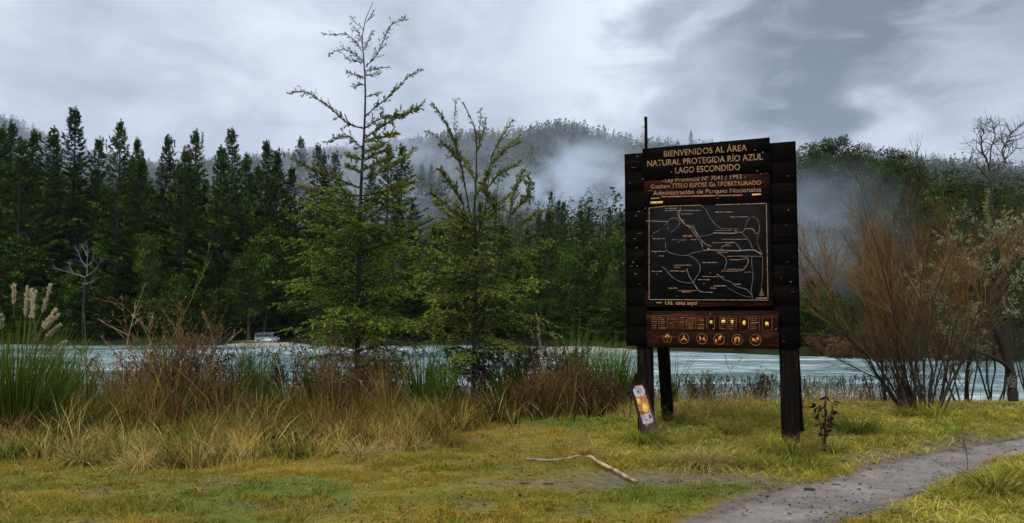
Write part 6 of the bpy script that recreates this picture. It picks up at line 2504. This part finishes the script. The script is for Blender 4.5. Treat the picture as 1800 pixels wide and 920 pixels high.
def lichen_tree():
    rs = np.random.RandomState(55)
    Y = 12.6
    b = P(1781, 712, Y)
    b[2] = float(height(b[0], Y)) - .05
    e = empty('lichen_tree', b, 'gnarled bare tree with pale green lichen on its twigs near the right edge', 'tree')
    tr = [([(1781, 705), (1778, 660), (1768, 620), (1752, 580), (1738, 560)], .085, .05),
          ([(1772, 640), (1768, 590), (1764, 540), (1758, 480), (1752, 430), (1748, 400)], .065, .022),
          ([(1780, 660), (1768, 640), (1745, 628), (1725, 622), (1712, 616)], .040, .014),
          ([(1752, 580), (1735, 552), (1722, 520), (1715, 500)], .040, .014)]
    for i, (pts, r0, r1) in enumerate(tr):
        q = interp_poly(smooth(np.array(wp(pts, Y, [-.05, .2, -.5, -.3][i])) - b, 2), 14)
        mb = MB()
        mb.tubes(q, np.linspace(r0, r1, 14) * (1 + .1 * rs.normal(0, 1, 14)), 8, (0.030, 0.025, 0.020))
        mb.build('trunk' if i < 2 else 'limb', M_TWIG, e, smooth=True)
    BR_ = [[(1748, 400), (1742, 350), (1738, 320), (1722, 292), (1700, 280)], [(1742, 350), (1750, 310), (1765, 285), (1790, 262)],
           [(1738, 320), (1740, 280), (1745, 240), (1742, 210)], [(1755, 440), (1775, 410), (1800, 395), (1830, 380)],
           [(1757, 470), (1735, 450), (1712, 430), (1690, 420), (1660, 418)], [(1760, 500), (1740, 482), (1715, 470), (1690, 452)],
           [(1715, 500), (1690, 495), (1665, 500), (1640, 492), (1622, 480)], [(1722, 520), (1700, 515), (1670, 522), (1640, 520), (1612, 528)],
           [(1738, 560), (1710, 545), (1680, 535), (1650, 548)], [(1763, 520), (1785, 500), (1805, 480), (1830, 470)],
           [(1712, 616), (1690, 605), (1672, 590), (1660, 570)], [(1712, 616), (1690, 625), (1668, 640)],
           [(1764, 560), (1790, 548), (1815, 550), (1840, 540)], [(1752, 430), (1735, 400), (1712, 380), (1690, 372)],
           [(1757, 470), (1770, 450), (1776, 425), (1770, 400)], [(1740, 300), (1725, 270), (1722, 245), (1728, 225)],
           [(1765, 285), (1762, 260), (1768, 238), (1772, 220)], [(1768, 620), (1740, 600), (1712, 590), (1690, 570)]]
    br, li = MB(), MB()
    k = 12
    P0 = np.array([interp_poly(smooth(np.array(wp(p_, Y, rs.uniform(-.9, .7))) - b, 1), k) for p_ in BR_])
    P0 += np.cumsum(rs.normal(0, .012, P0.shape), 1)
    r0 = rs.uniform(.012, .020, len(P0))[:, None] * np.linspace(1, .25, k)
    br.tubes(P0, r0, 5, (0.050, 0.044, 0.037), cap=False)
    p1, _ = grow(rs, P0, .15, 1, 230, (.5, 1.2), (.18, .55), .15, wig=.10)
    p2, _ = grow(rs, p1, .2, 1, 760, (.4, 1.2), (.08, .28), .15, k=5, wig=.10)
    br.tubes(p1, .0075 * np.linspace(1, .3, 6)[None], 4, (0.050, 0.044, 0.037), cap=False)
    br.tubes(p2, .0042 * np.linspace(1, .3, 5)[None], 3, (0.060, 0.054, 0.045), cap=False)
    br.build('branchwork', M_TWIG, e)
    # lichen tufts on the lower and middle twigs
    allp = np.concatenate([p1[:, 1:6:1].reshape(-1, 3), p2[:, 1:5].reshape(-1, 3), P0[:, 2:].reshape(-1, 3)])
    zc = allp[:, 2] + b[2]
    w = sstep(3.6, 2.9, zc) * (0.25 + 0.75 * sstep(.45, .62, fbm(allp[:, 0] * 1.6 + 30, allp[:, 2] * 1.6, 7)))
    sel = allp[rs.rand(len(allp)) < w * .95]
    q = np.repeat(np.arange(len(sel)), 7)
    c = sel[q] + rs.normal(0, .012, (len(q), 3))
    li.leaves(c, rs.normal(0, 1, (len(q), 3)), rs.normal(0, 1, (len(q), 3)), .034, .012, lerp((0.20, 0.24, 0.11), (0.55, 0.58, 0.32), rs.rand(len(q))))
    # a hanging beard and a trunk patch
    s0 = P(1734, 330, Y) - b
    n = 420
    t = rs.rand(n)
    c = s0 + np.c_[0.03 * np.sin(t * 9) + rs.normal(0, .018, n), rs.normal(0, .02, n), -t * 0.62]
    li.leaves(c, rs.normal(0, 1, (n, 3)) + [0, 0, -1.], rs.normal(0, 1, (n, 3)), .04, .012, lerp((0.15, 0.17, 0.06), (0.34, 0.36, 0.16), rs.rand(n)))
    n = 160
    s1 = P(1779, 672, Y - .09) - b
    c = s1 + rs.normal(0, .035, (n, 3)) * [1, .3, 1.2]
    li.leaves(c, rs.normal(0, 1, (n, 3)), rs.normal(0, 1, (n, 3)), .03, .02, (0.26, 0.29, 0.21))
    o = li.build('lichen', M_GRASS, e)
    o['kind'] = 'stuff'


lichen_tree()

# bare grey tree far left in front of the forest: pale dead branches at the water side
def dead_tree():
    rs = np.random.RandomState(66)
    Y = 100.0 + 40
    b = P(148, 604, Y)
    b[2] = WATER_Z - 0.2
    Yt = 151.0
    b = np.array([P(148, 604, Yt)[0], Yt, float(height(P(148, 604, Yt)[0], Yt))])
    e = empty('dead_tree', b, 'pale leafless tree with forked grey branches before the dark left forest', 'tree')
    q = interp_poly(np.array([b] + wp([(146, 560), (148, 520), (150, 488)], Yt - 3)) - b, 8)
    mb = MB()
    mb.tubes(q, np.linspace(.32, .16, 8), 6, (0.025, 0.022, 0.020))
    mb.build('trunk', M_TWIG, e)
    mb = MB()
    lines = [[(150, 488), (130, 482), (110, 476), (95, 472)], [(150, 488), (162, 478), (172, 468), (179, 455)], [(152, 486), (152, 462), (153, 440), (150, 428)],
             [(152, 470), (142, 455), (132, 432)], [(148, 500), (160, 496), (170, 488)], [(150, 470), (160, 458), (163, 445)], [(152, 450), (146, 440), (140, 434)], [(130, 482), (125, 472), (120, 462)]]
    P0 = np.array([interp_poly(np.array(wp(p_, Yt - 3, rs.uniform(-2, 2))) - b, 8) for p_ in lines])
    P0 += np.cumsum(rs.normal(0, .06, P0.shape), 1)
    mb.tubes(P0, .11 * np.linspace(1, .3, 8)[None], 4, (0.15, 0.15, 0.155), cap=False)
    p1, _ = grow(rs, P0, .3, 1, 60, (.4, 1.0), (.8, 2.2), .2, wig=.06)
    mb.tubes(p1, .045 * np.linspace(1, .4, 6)[None], 3, (0.12, 0.12, 0.12), cap=False)
    mb.build('branchwork', M_TWIG, e)


dead_tree()


# dead dock plant right of the right post
def dead_dock(px, py, Y, h, label, seed):
    rs = np.random.RandomState(seed)
    b = G(px, py)
    Y = b[1]
    b[2] = float(height_near(np.array([b[0]]), np.array([b[1]]))[0]) - .02
    e = empty('dead_plant', b, label, 'dead plant')
    t = np.linspace(0, 1, 8)
    for i, (dx, hh) in enumerate(((0.03, h), (-0.09, h * .75), (0.13, h * .8), (0.05, h * .55))):
        q = np.c_[dx * t ** 1.5 + rs.normal(0, .006, 8), rs.normal(0, .01, 8), hh * t]
        mb = MB()
        mb.tubes(q, np.linspace(.016 if i == 0 else .008, .004, 8), 5, (0.020, 0.012, 0.009))
        mb.build('stem', M_TWIG, e)
        n = 16
        w = .45 + .55 * rs.rand(n)
        c = np.stack([np.interp(w, t, q[:, a]) for a in range(3)], 1)
        mb = MB()
        mb.leaves(c, rs.normal(0, 1, (n, 3)) + [0, 0, -.6], rs.normal(0, 1, (n, 3)), .085, .038, lerp((0.020, 0.012, 0.010), (0.10, 0.055, 0.035), rs.rand(n) ** 2))
        mb.build('withered_leaf', M_GRASS, e)


dead_dock(1450, 802, 9, .78, 'dead brown dock with curled dark leaves standing right of the right post', 41)

# twigs and debris on the path
def debris():
    rs = np.random.RandomState(12)
    mt = noise_mat('rotten_wood', [(0.3, (0.015, 0.010, 0.007)), (0.7, (0.05, 0.034, 0.024))], 30, 3, 0.8, 0.2)
    D = [((1412, 856), (1434, 858), .013, 'dark bark chip lying on the path below the dead dock'),
         ((1270, 853), (1300, 852), .006, 'thin dark twig on the worn ground right of the stick'),
         ((1216, 861), (1250, 858), .006, 'thin twig on the grass below the worn ground'),
         ((1460, 847), (1480, 848), .006, 'short twig on the upper edge of the path'),
         ((952, 853), (975, 854), .010, 'short dark twig on the turf under the long stick'),
         ((912, 852), (932, 853), .010, 'stubby dark twig left of its neighbour under the long stick')]
    for a, b, r, lab in D:
        A, B = G(*a), G(*b)
        q = A + (B - A) * np.linspace(0, 1, 6)[:, None] + rs.normal(0, .006, (6, 3)) * [1, 1, 0]
        q[:, 2] = height_near(q[:, 0], q[:, 1]) + r + .012
        c = q.mean(0)
        mb = MB()
        mb.tubes(q - c, r * np.array([.6, 1, .9, 1, .8, .4]), 6)
        o = mb.build('fallen_twig', mt, loc=c)
        setp(o, lab, 'twig', 'twigs on the ground')
    # leaf litter and small stones: uncountable
    mb = MB()
    n = 5200
    x, y = seed_points(rs, n * 3, 4.8, 11, 0.9)
    m = bare_mask(x, y)
    k = rs.rand(len(x)) < np.clip(m * .30 + 0.16, 0, 1)
    x, y = x[k], y[k]
    n = len(x)
    z = height_near(x, y) + 0.014 + 0.022 * (m[k] < .3) * rs.rand(n)
    az = rs.rand(n) * 6.283
    d = np.c_[np.cos(az), np.sin(az), rs.normal(0, .25, n)]
    ln = rs.uniform(.012, .045, n) * np.where(rs.rand(n) < .1, 1.6, 1)
    mb.leaves(np.c_[x, y, z], d, np.array([0, 0, 1.]) + rs.normal(0, .3, (n, 3)), ln, ln * rs.uniform(.25, .6, n), lerp((0.020, 0.014, 0.010), (0.15, 0.09, 0.05), rs.rand(n) ** 2))
    setp(mb.build('leaf_litter', M_GRASS), 'small dark leaf litter scattered over the path and worn turf', kind='stuff')
    mb = MB()
    n = 2600
    x, y = seed_points(rs, n * 5, 4.8, 11, 0.9)
    _, e = path_rel(x, y)
    k = (e < .03) & (rs.rand(len(x)) < .8)
    x, y = x[k], y[k]
    n = len(x)
    z = height_near(x, y) + 0.008
    s = rs.uniform(.003, .010, n) * np.where(rs.rand(n) < .05, 2, 1)
    oc = np.array([[1, 0, 0], [0, 1, 0], [-1, 0, 0], [0, -1, 0], [0, 0, .6]])
    ra = rs.uniform(.6, 1.3, (n, 5, 1))
    V = np.stack([x, y, z], 1)[:, None] + oc[None] * ra * s[:, None, None]
    F = (np.arange(n)[:, None, None] * 5 + np.array([[0, 1, 4], [1, 2, 4], [2, 3, 4], [3, 0, 4]])[None]).reshape(-1, 3)
    mb.add(V.reshape(-1, 3), F, np.repeat(lerp((0.09, 0.08, 0.07), (0.34, 0.31, 0.28), rs.rand(n)), 5, 0))
    setp(mb.build('path_gravel', M_GRASS), 'fine gravel grains on the path', kind='stuff')


debris()
